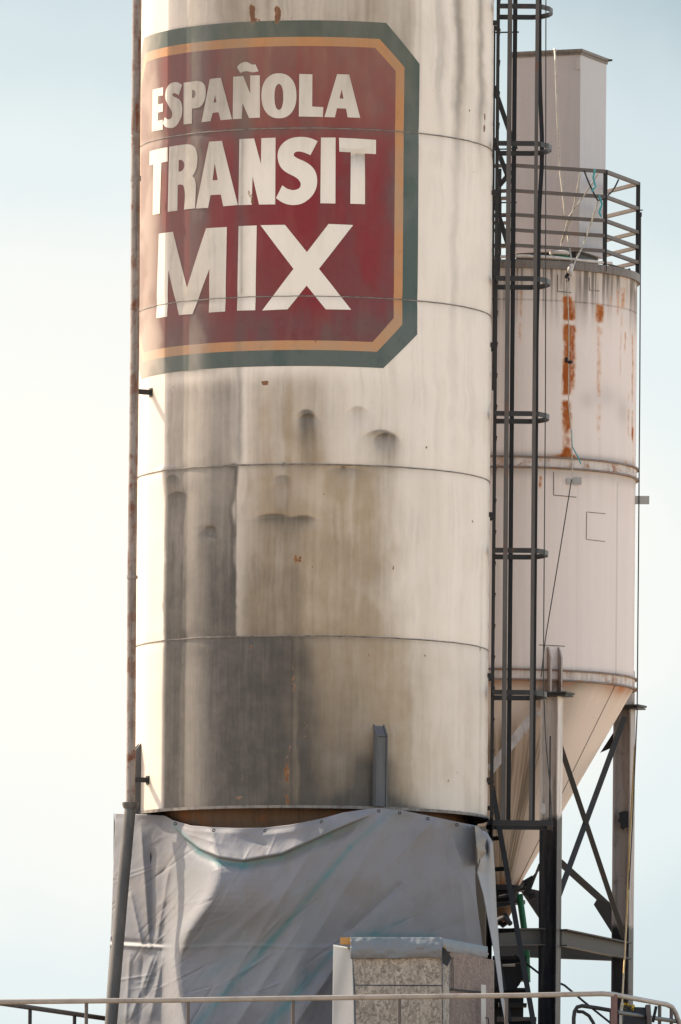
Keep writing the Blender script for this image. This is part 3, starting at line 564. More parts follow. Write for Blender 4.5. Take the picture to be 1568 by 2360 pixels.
# ================================================================== REAR TANK
TY = 3.2; R2 = 1.42
tx = U(1161.5, 950, TY).x
tank = thing('storage_tank', 'smaller pinkish white tank with orange rust runs and a cone bottom on steel legs', 'tank', (tx, TY, 0))
ZTT = U(1161, 612, TY-R2).z; ZR = U(1161, 598, TY-R2-.04).z; ZM1, ZM2 = U(1161, 1051, TY-R2-.04).z, U(1161, 1075, TY-R2-.04).z; ZL1, ZL2 = U(1161, 1541, TY-R2-.04).z, U(1161, 1564, TY-R2-.04).z
def tank_wear(xi, v):
    """xi px across the tank from the picture's left, v px down its front"""
    st = fbm(xi/6., v/260., 5, 4); sp = fbm(xi/5., v/14., 9, 4)
    ru = np.zeros_like(xi)
    for (x, wd, a, b, h) in ((1299, 12, 678, 1050, .95), (1313, 6, 690, 900, .45), (1373, 11, 690, 755, .85), (1373, 7, 750, 1010, .42), (1190, 5, 655, 800, .5), (1162, 4, 690, 760, .35), (1430, 4, 640, 700, .55), (1433, 3, 740, 800, .55), (1452, 3, 740, 1000, .5), (1444, 3, 880, 1000, .45), (1423, 3, 640, 860, .38), (1456, 3, 960, 1060, .5), (1415, 4, 650, 720, .5), (1440, 5, 1040, 1062, .6), (1398, 3, 660, 720, .4), (1225, 5, 700, 760, .35), (1275, 3, 640, 690, .4), (1238, 5, 1095, 1130, .8), (1375, 3, 1000, 1060, .4)):
        xo = x+2.5*(fbm(v/40., v*0+x, 3)-.5)*2; ru = ru+h*np.exp(-(np.abs(xi-xo)/wd)**3)*sst(a-8, a+6, v)*(1-sst(b-20, b+6, v))*(.55+.8*sp)+.34*h*np.exp(-np.abs(xi-xo)/(wd*1.5))*sst(a-8, a+6, v)*(1-sst(b-60, b+20, v))*st
    ru = ru*(1-.75*np.exp(-((v-738)/6.)**2))*(1-.8*np.exp(-((v-912)/8.)**2))*(1-.35*band(v, 985, 1030, 10))
    ru = ru+.75*np.exp(-((xi-1299)/(10+.25*np.clip(v-1010, 0, 60)))**2-((v-1050)/14.)**2)
    ru = ru+.55*(1-sst(612, 640, v))*sst(.5, .7, fbm(xi/14., v/30., 19))+.5*np.exp(-((v-1048)/6.)**2)*band(xi, 1235, 1330, 20)
    d = .02+.06*st
    d = d+(1-sst(620, 780, v))*(.62*sst(.42, .66, st)+.16)+.30*np.exp(-((v-1048)/9.)**2)+.25*np.exp(-((v-1085)/14.)**2)*sst(1073, 1078, v)+.35*np.exp(-((v-1545)/10.)**2)+.14*band(xi, 1120, 1200, 30)*(.4+st)
    d = d+.16*np.exp(-((xi-1388)/30.)**2-((v-900)/28.)**2)+.16*np.exp(-((xi-1345)/18.)**2-((v-915)/20.)**2)+.2*np.exp(-((xi-1430)/14.)**2-((v-930)/30.)**2)
    g = .04+.5*(1-sst(610, 700, v))*fbm(xi/12., v/50., 39)+.22*np.exp(-((v-1100)/60.)**2)*st+.35*(1-sst(620, 800, v))*st
    for (x, a, b, h) in ((1313, 1800, 0, 0), (1418, 1090, 1560, .3), (1326, 1110, 1560, .12)):
        if b: d = d+h*np.exp(-((xi-x)/1.6)**2)*sst(a, a+10, v)*(1-sst(b-10, b, v))
    return np.stack([np.clip(d, 0, 1), np.clip(g, 0, 1), np.clip(ru, 0, 1), 0*xi], -1)
M_tw = wear_mat('tank_weathered_paint', (.72, .625, .575), coat=.1, rough=.5, rk=.79)
def tank_shell():
    fr_ = np.radians(np.linspace(-95, 95, 300)); bk = np.radians(np.linspace(95, 265, 40))[1:-1]; th = np.concatenate([fr_, bk])
    v0, v1 = 606, 1562; vv = np.linspace(v1, v0, 480); zz = np.array([U(1161, q_, TY-R2).z for q_ in vv])
    T, Vg = np.meshgrid(th, vv); Zg = np.repeat(zz[:, None], len(th), 1); xi = 1161+303*np.sin(T)
    d = .004*(fbm(xi/90., Vg/120., 8, 3)-.5)-.012*np.exp(-((xi-1388)/30.)**2-((Vg-885)/30.)**2)-.003*np.exp(-((Vg-690)/3.)**2)
    rr = R2+d; P = np.stack([tx+rr*np.sin(T), TY-rr*np.cos(T), Zg], -1)
    W = tank_wear(xi, Vg); W[..., 0] += .5*np.exp(-((Vg-690)/1.8)**2)*.6; W[np.cos(T) < -.1] = (.1, .1, 0, 0); W = np.clip(W, 0, 1)
    n, m = T.shape; idx = np.arange(n*m).reshape(n, m); a = idx[:-1]; b = idx[1:]
    F = np.stack([a, np.roll(a, -1, 1), np.roll(b, -1, 1), b], -1).reshape(-1, 4)
    me = bpy.data.meshes.new('shell'); me.from_pydata(P.reshape(-1, 3), [], F.tolist()); me.polygons.foreach_set('use_smooth', [True]*len(me.polygons)); set_wear_and_light(me, W.reshape(-1, 4))
    me.materials.append(M_tw); o = bpy.data.objects.new('shell', me); COL.objects.link(o); o.parent = tank; o.matrix_parent_inverse = Matrix.Translation(-Vector(tank.location))
tank_shell()
c_ = (tx, TY)
M_rim = weather('tank_rim_steel', (.17, .145, .125), dirt=(.09, .075, .065), dirt_amt=.7, rust_amt=.4, scale=1.5)
M_lip = weather('flange_paint', (.42, .36, .32), dirt=(.15, .11, .08), dirt_amt=.6, rust_amt=.6, rust=(.36, .14, .04), scale=1.5)
MB().lathe([(R2-.05, ZR-.02), (R2+.03, ZR), (R2+.03, ZR-.085), (R2-.01, ZR-.085)], c=c_, n=144).build('top_rim', M_rim, tank, smooth=30)
MB().lathe([(R2-.02, ZR-.03), (R2*.5, ZR+.02), (.0, ZR+.05)], c=c_, n=96).build('tank_roof', M_tank, tank, smooth=30)
M_band = weather('flange_band_paint', (.58, .50, .45), dirt=(.20, .14, .10), dirt_amt=.6, rust_amt=.75, rust=(.40, .15, .04), scale=1.2)
M_lipd = weather('flange_lip_rusty', (.20, .15, .12), dirt=(.06, .045, .035), dirt_amt=.6, rust_amt=.9, rust=(.34, .13, .04), streak=False, scale=1.5)
for za, zb_ in ((ZM1, ZM2), (ZL1, ZL2)):
    o = MB().lathe([(R2-.01, za-.006), (R2+.012, za-.006), (R2+.012, zb_+.006), (R2-.01, zb_+.006)], c=c_, n=144).build('ring_flange', M_band, tank, smooth=30)
    for zz, hh in ((za, .011), (zb_, .011)):
        q_ = MB().lathe([(R2-.01, zz+hh), (R2+.036, zz+hh*.8), (R2+.038, zz-hh*.8), (R2-.01, zz-hh)], c=c_, n=144).build('flange_lip', M_lipd, o, smooth=30)
# cone with dusty runs
def cone_wear():
    m, t, b = base_mat('cone_paint'); at = N(t, 'ShaderNodeAttribute'); at.attribute_name = 'wear_and_light'; sp = N(t, 'ShaderNodeSeparateColor'); t.links.new(at.outputs['Color'], sp.inputs[0]); iso = mapped(t, (1, 1, 1))
    c = mixc(t, noise(t, 30, iso, 4), (.70, .59, .52), (.60, .51, .45)); c = mixc(t, sp.outputs[1], c, (.36, .26, .17)); c = mixc(t, sp.outputs[0], c, (.11, .085, .06)); c = mixc(t, sp.outputs[2], c, (.36, .12, .04))
    t.links.new(c, b.inputs['Base Color']); b.inputs['Roughness'].default_value = .6; return m
def cone():
    r0, r1 = R2-.01, .20; z0 = ZL2-.01; z1 = U(1150, 2042, TY).z; th = np.radians(np.linspace(-180, 180, 361)); h = np.linspace(0, 1, 120); T, H = np.meshgrid(th, h)
    rr = r0+(r1-r0)*H; P = np.stack([tx+rr*np.sin(T), TY-rr*np.cos(T), z0+(z1-z0)*H], -1); deg = np.degrees(T)
    s1 = fbm(deg/1.1, H*2., 4, 4); s2 = fbm(deg/6., H*1.5, 14, 3)
    w_ = band(deg, -14, 26, 8)*sst(.15, .35, H)
    d = w_*.75*sst(.42, .62, s1)+.05*s2+.40*np.exp(-(H/.035)**2)+.35*np.exp(-((deg-32)/7.)**2-((H-.08)/.22)**2)+.12*sst(.75, 1, H)*s1
    g = w_*.45*(.4+s2)+.35*np.exp(-(H/.12)**2)*s2+.14+.35*sst(.7, 1, H)*s2; ru = .8*sst(.93, 1, H)*sst(.45, .6, s2)+.6*np.exp(-((deg-62)/12.)**2-(H/.05)**2)+.45*np.exp(-(H/.03)**2)*sst(.45, .6, s2)
    W = np.clip(np.stack([d, g, ru, 0*d], -1), 0, 1); n, m = T.shape; idx = np.arange(n*m).reshape(n, m)
    F = np.stack([idx[:-1, :-1], idx[:-1, 1:], idx[1:, 1:], idx[1:, :-1]], -1).reshape(-1, 4)
    me = bpy.data.meshes.new('cone'); me.from_pydata(P.reshape(-1, 3), [], F.tolist()); me.polygons.foreach_set('use_smooth', [True]*len(me.polygons)); set_wear_and_light(me, W.reshape(-1, 4)); me.materials.append(cone_wear())
    o = bpy.data.objects.new('cone', me); COL.objects.link(o); o.parent = tank; o.matrix_parent_inverse = Matrix.Translation(-Vector(tank.location))
    # gusset seams down the cone
    for dg in (58,):
        a = math.radians(dg); MB().tube([(tx+(r0+.004)*math.sin(a), TY-(r0+.004)*math.cos(a), z0), (tx+(r1+.004)*math.sin(a), TY-(r1+.004)*math.cos(a), z1)], .0028, 6).build('cone_seam', M_rim, tank)
    return z1
zc1 = cone()
# weld outlines and small plates on the wall
def on_tank(x, v, off=.0):
    p1 = U(x, v, TY-R2); c = Vector((CAMX, CAMY, CAMZ)); d = (p1-c).normalized(); cx, cy = c.x-tx, c.y-TY; rr = R2+off
    a = d.x**2+d.y**2; b = 2*(cx*d.x+cy*d.y); cc = cx*cx+cy*cy-rr*rr; disc = max(b*b-4*a*cc, 0); return c+d*((-b-math.sqrt(disc))/(2*a))
def weld(ps, r=.005):
    pts = []
    for (a, b) in zip(ps[:-1], ps[1:]): pts += [on_tank(a[0]+(b[0]-a[0])*t, a[1]+(b[1]-a[1])*t, .002) for t in (0, .25, .5, .75)]
    pts.append(on_tank(*ps[-1], .002)); MB().tube(pts, r, 6).build('weld_outline', M_seam, tank)
weld([(1275, 1088), (1275, 1141), (1327, 1146)]); weld([(1394, 1184), (1351, 1180), (1350, 1243), (1393, 1248)], .004); weld([(1241, 1486), (1300, 1489)]); weld([(1284, 634), (1284, 672), (1315, 675)], .006); weld([(1357, 640), (1357, 669), (1380, 671)], .005)
def plate(x0, v0, x1, v1, off, name='lug_plate', mat=M_gal):
    y_ = on_tank((x0+x1)/2, (v0+v1)/2).y-off; p = [U(x0, v0, y_), U(x1, v0, y_), U(x1, v1, y_), U(x0, v1, y_)]
    return MB().prism(p, (0, .012, 0)).build(name, mat, tank)
plate(1309, 1100, 1339, 1117, .02); o = plate(1305, 1102, 1316, 1116, .035)
p = on_tank(1462, 1152); o = MB().box((p.x+.07, p.y+.02, p.z), (.17, .012, .09)).build('lug_plate', M_gal, tank)
for x in (1320, 1333): q_ = on_tank(x, 1108); MB().cyl((q_.x, q_.y-.03, q_.z), (q_.x, q_.y-.02, q_.z), .008, 8).build('bolt', M_cloth, tank)
# legs, plates, bracing
TA = math.radians(22)
ex = Vector((math.cos(TA), -math.sin(TA), 0)); ey = Vector((math.sin(TA), math.cos(TA), 0)); MT = Matrix((ex, ey, Vector((0, 0, 1)))).transposed()
L1 = U(1269, 1800, 1.88); L2 = U(1436.5, 1800, 3.70)
ctr = Vector((tx, TY, 0)); L3 = ctr*2-L1; L4 = ctr*2-L2
zl1 = U(1280, 1598, 1.88).z
def ibeam(p, z0, z1, dep=.20, fl=.15, name='leg', mat=M_col):
    mb = MB()
    for s in (-1, 1): mb.box(Vector((p.x, p.y, (z0+z1)/2))+ex*s*(dep/2-.007), (.014, fl, z1-z0), MT)
    mb.box(Vector((p.x, p.y, (z0+z1)/2)), (dep-.03, .012, z1-z0), MT); return mb.build(name, mat, tank)
for k, (P_, m_) in enumerate(((L1, M_col), (L2, M_col2), (L3, M_black), (L4, M_black))):
    ibeam(P_, .15, zl1-.03, mat=m_)
    MB().box((P_.x+ex.x*.02, P_.y, zl1), (.38, .26, .022), MT).box((P_.x+ex.x*.02, P_.y, zl1-.026), (.36, .24, .018), MT).build('cap_plate', M_brace, tank)
    # two gusset fins from the cap plate up the wall
    rad = Vector((P_.x-tx, P_.y-TY, 0)).normalized(); tn = Vector((-rad.y, rad.x, 0)); wb = ctr+rad*(R2-.03)
    for s in (-1, 1):
        b0 = Vector((wb.x, wb.y, 0))+tn*s*.062-rad*.0; f = b0+rad*.13; zf0 = zl1+.012; zf1 = U(1265, 1491, 1.85).z
        MB().prism([b0+Vector((0, 0, zf0)), f+Vector((0, 0, zf0)), f+Vector((0, 0, zf1-.12)), b0+rad*.05+Vector((0, 0, zf1)), b0+Vector((0, 0, zf1))], tn*.016).build('gusset_fin', M_lip, tank)
ya, yb = 1.80, 3.62
def br(a, b, wd=.06, dp=.05, mat=M_brace, name='brace'): return MB().bar(U(*a), U(*b), wd, dp).bar(U(*a)+Vector((0, dp*.5, 0)), U(*b)+Vector((0, dp*.5, 0)), .012, .06).build(name, mat, tank)
br((1288, 1712, ya+.12), (1437, 2160, yb), .055); br((1437, 1655, yb-.06), (1276, 2092, ya+.10), .062)
br((1140, 1948, 4.5), (1262, 2130, 5.0), .09); br((1288, 1985, 4.6), (1432, 2115, 4.9), .075)
br((1128, 1775, 1.5), (1240, 1635, 1.75), .10, .03, M_lip)
MB().prism([U(1375, 2070, 4.6), U(1440, 2095, 4.6), U(1440, 2190, 4.6), U(1414, 2158, 4.6), U(1367, 2084, 4.6)], (0, .014, 0)).build('gusset_plate', M_steel, tank)
MB().prism([U(1197, 2042, 4.6), U(1262, 2056, 4.6), U(1262, 2140, 4.6), U(1206, 2064, 4.6)], (0, .014, 0)).build('gusset_plate', M_steel, tank)
MB().prism([U(1382, 1734, 3.9), U(1444, 1639, 3.9), U(1446, 1700, 3.9), U(1412, 1721, 3.9)], (0, .05, 0)).build('gusset_plate', M_black, tank)
def ch_beam(a, b, h=.17):
    A, B = U(*a), U(*b); z_ = Vector((0, 0, h/2)); d = (B-A).normalized(); s_ = d.cross(Vector((0, 0, 1))).normalized()
    mb = MB().bar(A, B, .012, h, (0, 0, 1)); mb.bar(A+z_+s_*.03, B+z_+s_*.03, .08, .014, (0, 0, 1)); mb.bar(A-z_+s_*.03, B-z_+s_*.03, .08, .014, (0, 0, 1)); return mb.build('cross_beam', M_brace, tank)
ch_beam((1120, 2159, 1.2), (1244, 2158, 1.85)); ch_beam((1292, 2160, 1.9), (1442, 2191, 3.6)); ch_beam((1148, 2186, 4.6), (1440, 2198, 5.0), .15)
pt = [(1424, 1874), (1432, 1869), (1440, 1868), (1447, 1870), (1448, 1907), (1441, 1906), (1434, 1912), (1428, 1906), (1429, 1898), (1422, 1890), (1427, 1884)]
MB().prism([U(x, v, 3.62-.012*(x-1420)/28) for x, v in pt], (0, .003, 0)).build('dark_paint_patch', M_black, tank)
MB().box(U(1250, 1863, 1.72), (.055, .02, .11)).build('junction_plate', M_cloth, tank)
# outlet valve under the cone
val = thing('outlet_valve', 'dark machinery under the cone bottom of the rear tank, seen past the leaning ladder', 'valve', (tx, TY, zc1))
MB().lathe([(.21, zc1+.01), (.27, zc1+.0), (.27, zc1-.05), (.2, zc1-.05), (.2, zc1-.14), (.27, zc1-.15), (.27, zc1-.19), (.17, zc1-.19)], c=c_, n=32).build('gate_housing', M_black, val, smooth=30)
MB().lathe([(.17, zc1-.19), (.05, zc1-.42)], c=c_, n=32).build('spout', M_brown, val, smooth=30)
a = U(1178, 2052, TY-.3); MB().tube([a, U(1222, 2045, TY-.3), U(1243, 1990, TY-.3)], .014, 8).tube([U(1205, 2045, TY-.3), U(1248, 1996, TY-.2)], .009, 8).build('air_hose', M_cable, val, smooth=40)
MB().box(U(1216, 2048, TY-.32), (.07, .08, .16), Matrix.Rotation(.3, 3, 'Y')).cyl(U(1218, 2070, TY-.32), U(1232, 2062, TY-.32), .035, 12).cyl(U(1206, 2035, TY-.32), U(1228, 2022, TY-.32), .03, 12).build('actuator', M_black, val)
MB().box(U(1160, 2078, TY-.35), (.20, .16, .10), Matrix.Rotation(-.2, 3, 'Y')).cyl(U(1150, 2070, TY-.42), U(1182, 2062, TY-.42), .035, 12).build('motor', M_black, val)
MB().tube([U(1150, 2115, TY-.3), U(1165, 2108, TY-.3), U(1172, 2122, TY-.3), U(1158, 2132, TY-.3), U(1145, 2120, TY-.3), U(1160, 2112, TY-.4), U(1175, 2128, TY-.3)], .03, 8).build('hose_coil', M_black, val, smooth=50)
mc = thing('mixer_machinery', 'dark motor and drum assembly low behind the leaning ladder', 'machinery', U(1170, 2300, 2.6))
MB().cyl(U(1160, 2245, 2.8), U(1160, 2245, 2.2), .20, 28).cyl(U(1160, 2245, 2.21), U(1160, 2245, 2.16), .16, 28).build('motor_drum', M_black, mc, smooth=40)
MB().box(U(1172, 2232, 2.9), (.36, .4, .26)).build('gear_housing', M_black, mc)
MB().box(U(1168, 2330, 2.9), (.34, .4, .34)).build('gear_housing', M_black, mc)
MB().box(U(1172, 2282, 2.6), (.36, .3, .05)).build('bearing_frame', M_steel, mc)
MB().box(U(1180, 2316, 2.6), (.3, .3, .04)).build('bearing_frame', M_steel, mc)
MB().box(U(1160, 2395, 2.7), (.5, .5, .08)).build('bearing_frame', M_steel, mc)
MB().cyl(U(1148, 2222, 2.1), U(1186, 2222, 2.1), .022, 12).build('shaft', M_gal, mc)
MB().box(U(1190, 2348, 2.4), (.42, .05, .05)).build('platform_edge', M_guard, mc)
MB().box(U(1180, 2384, 2.4), (.42, .05, .05)).build('platform_edge', M_guard, mc)
gp = thing('green_pipe', 'dark green pipe hanging vertically below the rear tank cone', 'pipe', U(1205, 2200, 2.9))
MB().cyl(U(1196, 2060, 2.9), U(1207, 2142, 2.9), .035, 14).build('upper_length', M_grn, gp, smooth=40)
MB().cyl(U(1211, 2190, 2.9), U(1213, 2263, 2.9), .04, 14).build('lower_length', M_grn, gp, smooth=40)
tag(MB().tube([U(1185, 2200, 2.5), U(1215, 2222, 2.5), U(1246, 2246, 2.5), U(1300, 2270, 2.6), U(1345, 2308, 2.6), U(1420, 2368, 2.6)], .012, 8).build('guy_rod', M_black, smooth=40), 'thin dark rod sloping down to the right behind the black tank leg', 'rod')
# ================================================================== DUST COLLECTOR BOX
nc = U(1337, 113, 2.7); bw = .80; zb0 = U(1332, 578, 2.7).z
cc = Vector((nc.x, nc.y, 0))-ex*bw/2+ey*bw/2
col_ = thing('dust_collector', 'tall plain grey metal box standing on top of the smaller tank', 'dust collector', (cc.x, cc.y, zb0))
hz_ = nc.z-zb0
MB().box((cc.x, cc.y, zb0+hz_/2-.02), (bw, bw, hz_-.04), MT).build('housing', M_box, col_, bev=.006)
MB().box((cc.x, cc.y, zb0+hz_-.02), (bw+.05, bw+.05, .03), MT).box((cc.x, cc.y, zb0+hz_-.05), (bw+.02, bw+.02, .03), MT).build('lid', M_rim, col_)
MB().box(Vector((cc.x, cc.y, (zb0+ZR)/2-.01)), (bw*.86, bw*.86, zb0-ZR+.06), MT).build('base_collar', M_steel, col_)
fp = Vector((nc.x, nc.y, 0))
MB().box(fp+ex*-.025+ey*-.008+Vector((0, 0, zb0+hz_-.16)), (.05, .012, .12), MT).build('lifting_lug', M_box, col_)
MB().box(fp+ex*.02+ey*(bw+.01)+Vector((0, 0, zb0+hz_-.02)), (.08, .02, .02), MT).build('lid_latch', M_steel, col_)
p = fp-ex*bw-ey*.01; MB().tube([p+ex*.03+Vector((0, -.02, zb0+.06))+Vector((.03*math.cos(t), 0, .03*math.sin(t))) for t in np.linspace(0, 6.28, 14)[:-1]], .006, 6, closed=True).build('ring_handle', M_steel, col_)
# ================================================================== OCTAGONAL GUARD RAILING
rad8 = 304*(100+TY)*KA
gr = thing('tank_guard_railing', 'five-rail steel guard railing round the top of the smaller tank', 'railing', (tx, TY, ZR))
V8 = [Vector((tx+rad8*math.cos(a), TY+rad8*math.sin(a), 0)) for a in [math.radians(-45*k+2) for k in range(8)]]
hs = [U(1383, v, V8[1].y).z for v in (396, 454, 509, 544, 579)]
def zadd(p, z): return Vector((p.x, p.y, z))
for k in range(8):
    if k in (4,): continue
    a, b = V8[k], V8[(k+1) % 8]
    for i, h in enumerate(hs): MB().bar(zadd(a, h), zadd(b, h), .04 if i else .045, .036, (0, 0, 1)).build('rail', M_guard, gr)
for k in range(8): MB().box(zadd(V8[k], (hs[0]+ZR-.05)/2), (.045, .045, hs[0]-ZR+.08)).build('post', M_steel, gr)
MB().lathe([(R2*.98, ZR+.03), (R2*1.0, ZR+.045)], c=c_, n=8, a0=0, a1=2*math.pi).build('toe_plate', M_guard, gr)
tag(MB().tube([(tx+(R2+.0)*math.sin(a), TY-(R2+.0)*math.cos(a), ZR+.035+.008*math.sin(a*7)) for a in np.radians(np.linspace(-80, 52, 40))], .016, 8).build('white_conduit', M_cloth, smooth=50), 'thin white conduit curving along the top rim of the smaller tank', 'conduit')
ht = thing('sandbag', 'cream bag with green lower half lying on the tank rim under the grey box', 'bag', U(1288, 588, 2.0))
def blob(c, sx, sy, sz, mat, name, par, p=2.6):
    mb = MB(); n = 20; prof = []
    vs = []; fs = []
    for i in range(1, 10):
        ph = -math.pi/2+math.pi*i/10
        for k in range(n):
            a = 2*math.pi*k/n; f = lambda q: math.copysign(abs(q)**(2/p), q); vs.append((c[0]+sx*f(math.cos(ph))*f(math.cos(a)), c[1]+sy*f(math.cos(ph))*f(math.sin(a)), c[2]+sz*f(math.sin(ph))))
    for i in range(8): fs += [(i*n+k, i*n+(k+1) % n, (i+1)*n+(k+1) % n, (i+1)*n+k) for k in range(n)]
    fs += [tuple(reversed(range(n))), tuple(8*n+k for k in range(n))]
    return mb.add(vs, fs).build(name, mat, par, smooth=60)
blob(U(1288, 584, 2.0), .11, .10, .03, M_cloth, 'bag_top', ht); blob(U(1288, 594, 2.0), .112, .10, .022, M_grn, 'bag_bottom', ht)
# rags, pulley
def rag(x, v0, v1, Y, wd, label, mat=M_cloth):
    pts = [U(x+2.5*math.sin(i*1.3), v0+(v1-v0)*i/8, Y+.01*math.sin(i)) for i in range(9)]
    return tag(MB().tube(pts, [wd*(.5+.5*math.sin(.4+i*.33)) for i in range(9)], 8).build('rag', mat, smooth=60), label, 'rag')
rag(1314, 610, 640, 1.68, .03, 'pale rag tied on the tank rim below the green and cream bag'); rag(1306, 628, 650, 1.70, .018, 'short dark strap hanging beside the pale rag on the tank rim', M_black)
rag(1456, 628, 680, 2.9, .04, 'pale cloth hanging over the right end of the tank rim'); rag(1447, 620, 668, 2.85, .025, 'dark strap hanging over the tank rim left of the pale cloth', M_black)
# ropes on the railing
def rope(name, pts, r, mat, label, cat='rope', sag=0):
    P = []
    for a, b in zip(pts[:-1], pts[1:]):
        for t in np.linspace(0, 1, 9)[:-1]:
            q0 = U(*a).lerp(U(*b), t); q0.z -= sag*4*t*(1-t); P.append(q0)
    P.append(U(*pts[-1])); return tag(MB().tube(P, r, 6).build(name, mat, smooth=60), label, cat)
YN = 2.1
rope('hose', [(1279, 117, 2.6), (1276, 114, 2.75)], .014, M_twine, 'end of the pale cord bent over the lid of the grey box', 'cord')
rope('cord', [(1277, 116, 2.55), (1279, 140, 2.4), (1283, 260, 2.3), (1290, 400, 2.25), (1304, 520, 2.2), (1318, 620, 1.9)], .011, M_twine, 'long pale cord hanging down the front of the grey box', 'cord', .0)
rope('rope', [(1336, 400, YN), (1316, 500, YN), (1290, 572, YN), (1288, 600, 1.9)], .009, M_twine, 'pale twisted rope running from the top rail down to the cream bag', sag=.01)
rope('rope', [(1378, 400, YN), (1310, 500, YN), (1292, 560, YN)], .009, M_twine, 'pale rope sloping down left from the corner post across the grey box', sag=.01)
rope('rope', [(1378, 462, YN), (1345, 560, YN), (1325, 600, 1.9), (1316, 622, 1.8)], .009, M_twine, 'pale rope from the corner post down to the pale rag on the rim', sag=.01)
rope('rope', [(1345, 394, YN-.05), (1376, 462, YN-.05), (1403, 448, 2.4), (1424, 415, 2.7)], .009, M_steel, 'dark rope slung under the top rail on both sides of the corner post', sag=.02)
for (pts, lb) in (([(1370, 390, YN-.06), (1366, 410, YN-.06), (1371, 430, YN-.06), (1362, 442, YN-.06)], 'short teal twine dangling from the top rail left of the corner post'),
                  ([(1379, 452, YN-.07), (1386, 470, YN-.07), (1380, 490, YN-.07), (1384, 500, YN-.07)], 'teal twine wrapped round the railing corner post')):
    rope('twine', pts, .011, M_teal, lb, 'twine')
rope('twine', [(1316, 990, 1.7), (1318, 1030, 1.7), (1330, 1052, 1.68), (1338, 1070, 1.65)], .006, M_teal, 'teal twine caught on the middle flange of the smaller tank', 'twine')
rope('cord', [(1306, 640, 1.68), (1310, 760, 1.7), (1309, 930, 1.7), (1316, 1000, 1.7), (1318, 1103, 1.68)], .006, M_twine, 'thin cord hanging down over the widest rust run on the tank', 'cord')
for dx, dz, rr in ((0, 0, .020), (7, 4, .017)): pass
kn = thing('rope_knot', 'small black knot on the cord over the rust run', 'knot', U(1307, 832, 1.68)); blob(U(1304, 830, 1.68), .018, .018, .032, M_black, 'loop', kn); blob(U(1313, 835, 1.68), .026, .018, .018, M_black, 'loop', kn)
# cables
rope('cable', [(1257, -60, -.5), (1256, 900, -.5), (1251, 1560, -.5), (1256, 1700, -.5), (1268, 1830, -.5), (1271, 1915, -.5)], .006, M_cable, 'thin dark cable hanging beside the ladder cage, clear of the smaller tank wall', 'cable')
rope('cable', [(1316, 1105, 1.65), (1286, 1290, 1.6), (1256, 1470, 1.6), (1246, 1560, 1.6)], .006, M_cable, 'thin cable slanting left from the bolted plate on the smaller tank wall', 'cable')
rc = thing('hoist_cable', 'thin dark cable hung from a small arm on the right railing post', 'cable', U(1476, 485, 3.2))
MB().bar(U(1466, 485, 3.2), U(1480, 485, 3.2), .012, .012, (0, 0, 1)).build('arm', M_steel, rc); MB().cyl(U(1475, 490, 3.19), U(1475, 500, 3.19), .014, 10).build('hook', M_steel, rc)
MB().tube([U(1475, 490, 3.2), U(1473, 900, 3.1), U(1470, 1300, 3.0), U(1467, 1640, 3.0), U(1456, 1900, 2.6), U(1448, 2050, 2.2)], .007, 6).build('wire', M_cable, rc, smooth=60)
rope('rope', [(1462, 1720, 2.9), (1450, 1930, 2.6), (1443, 2110, 2.0), (1436, 2240, .5), (1432, 2318, -3.0)], .010, M_rope, 'long yellow rope running down the front of the far tank leg', sag=.0)
# ================================================================== LEANING LADDER
la, lb_ = U(1133, 1812, .55), U(1236, 2400, -.6)
lad = thing('leaning_ladder', 'dark steel ladder leaning at an angle between the tarpaulin and the tank leg', 'ladder', (lb_.x+1.0, lb_.y, .15))
dirv = (lb_-la).normalized(); end = la+dirv*((la.z-.15)/-dirv.z); off = Vector((-.24, .36, 0))
for s in (Vector((0, 0, 0)), off): MB().bar(la+s, end+s, .055, .03).build('side_rail', M_rail, lad)
n = int((end-la).length/.36)
for i in range(n):
    p = la+dirv*(.25+.36*i); MB().bar(p, p+off, .03, .045, (0, 0, 1)).build('rung', M_rail, lad)
# ================================================================== TARPAULIN ENCLOSURE
def tarp_mat():
    m, t, b = base_mat('grey_tarpaulin'); at = N(t, 'ShaderNodeAttribute'); at.attribute_name = 'wear_and_light'; sp = N(t, 'ShaderNodeSeparateColor'); t.links.new(at.outputs['Color'], sp.inputs[0])
    iso = mapped(t, (1, 1, 1)); c = mixc(t, noise(t, 1.2, iso, 5), (.205, .205, .218), (.16, .16, .172)); c = mixc(t, sp.outputs[0], c, (.075, .165, .178)); c = mixc(t, sp.outputs[1], c, (.15, .125, .10))
    c = mixc(t, .25, c, mixc(t, noise(t, 120, iso, 2), (.5, .5, .5), (1, 1, 1)), 'MULTIPLY')
    t.links.new(c, b.inputs['Base Color']); b.inputs['Roughness'].default_value = .58; b.inputs['Specular IOR Level'].default_value = .3; bump(t, b, math_(t, 'ADD', noise(t, 9, iso, 6, .6), math_(t, 'MULTIPLY', noise(t, 2.5, iso, 3), .5)), .22, .012); return m
M_tarp = tarp_mat()
def seg_d(x, v, a, b):
    ax, ay = a; bx, by = b; dx, dy = bx-ax, by-ay; t = np.clip(((x-ax)*dx+(v-ay)*dy)/(dx*dx+dy*dy), 0, 1); nx, ny = -dy, dx; ln_ = math.hypot(dx, dy)
    return ((x-ax)*nx+(v-ay)*ny)/ln_, t, np.hypot(x-(ax+dx*t), v-(ay+dy*t))
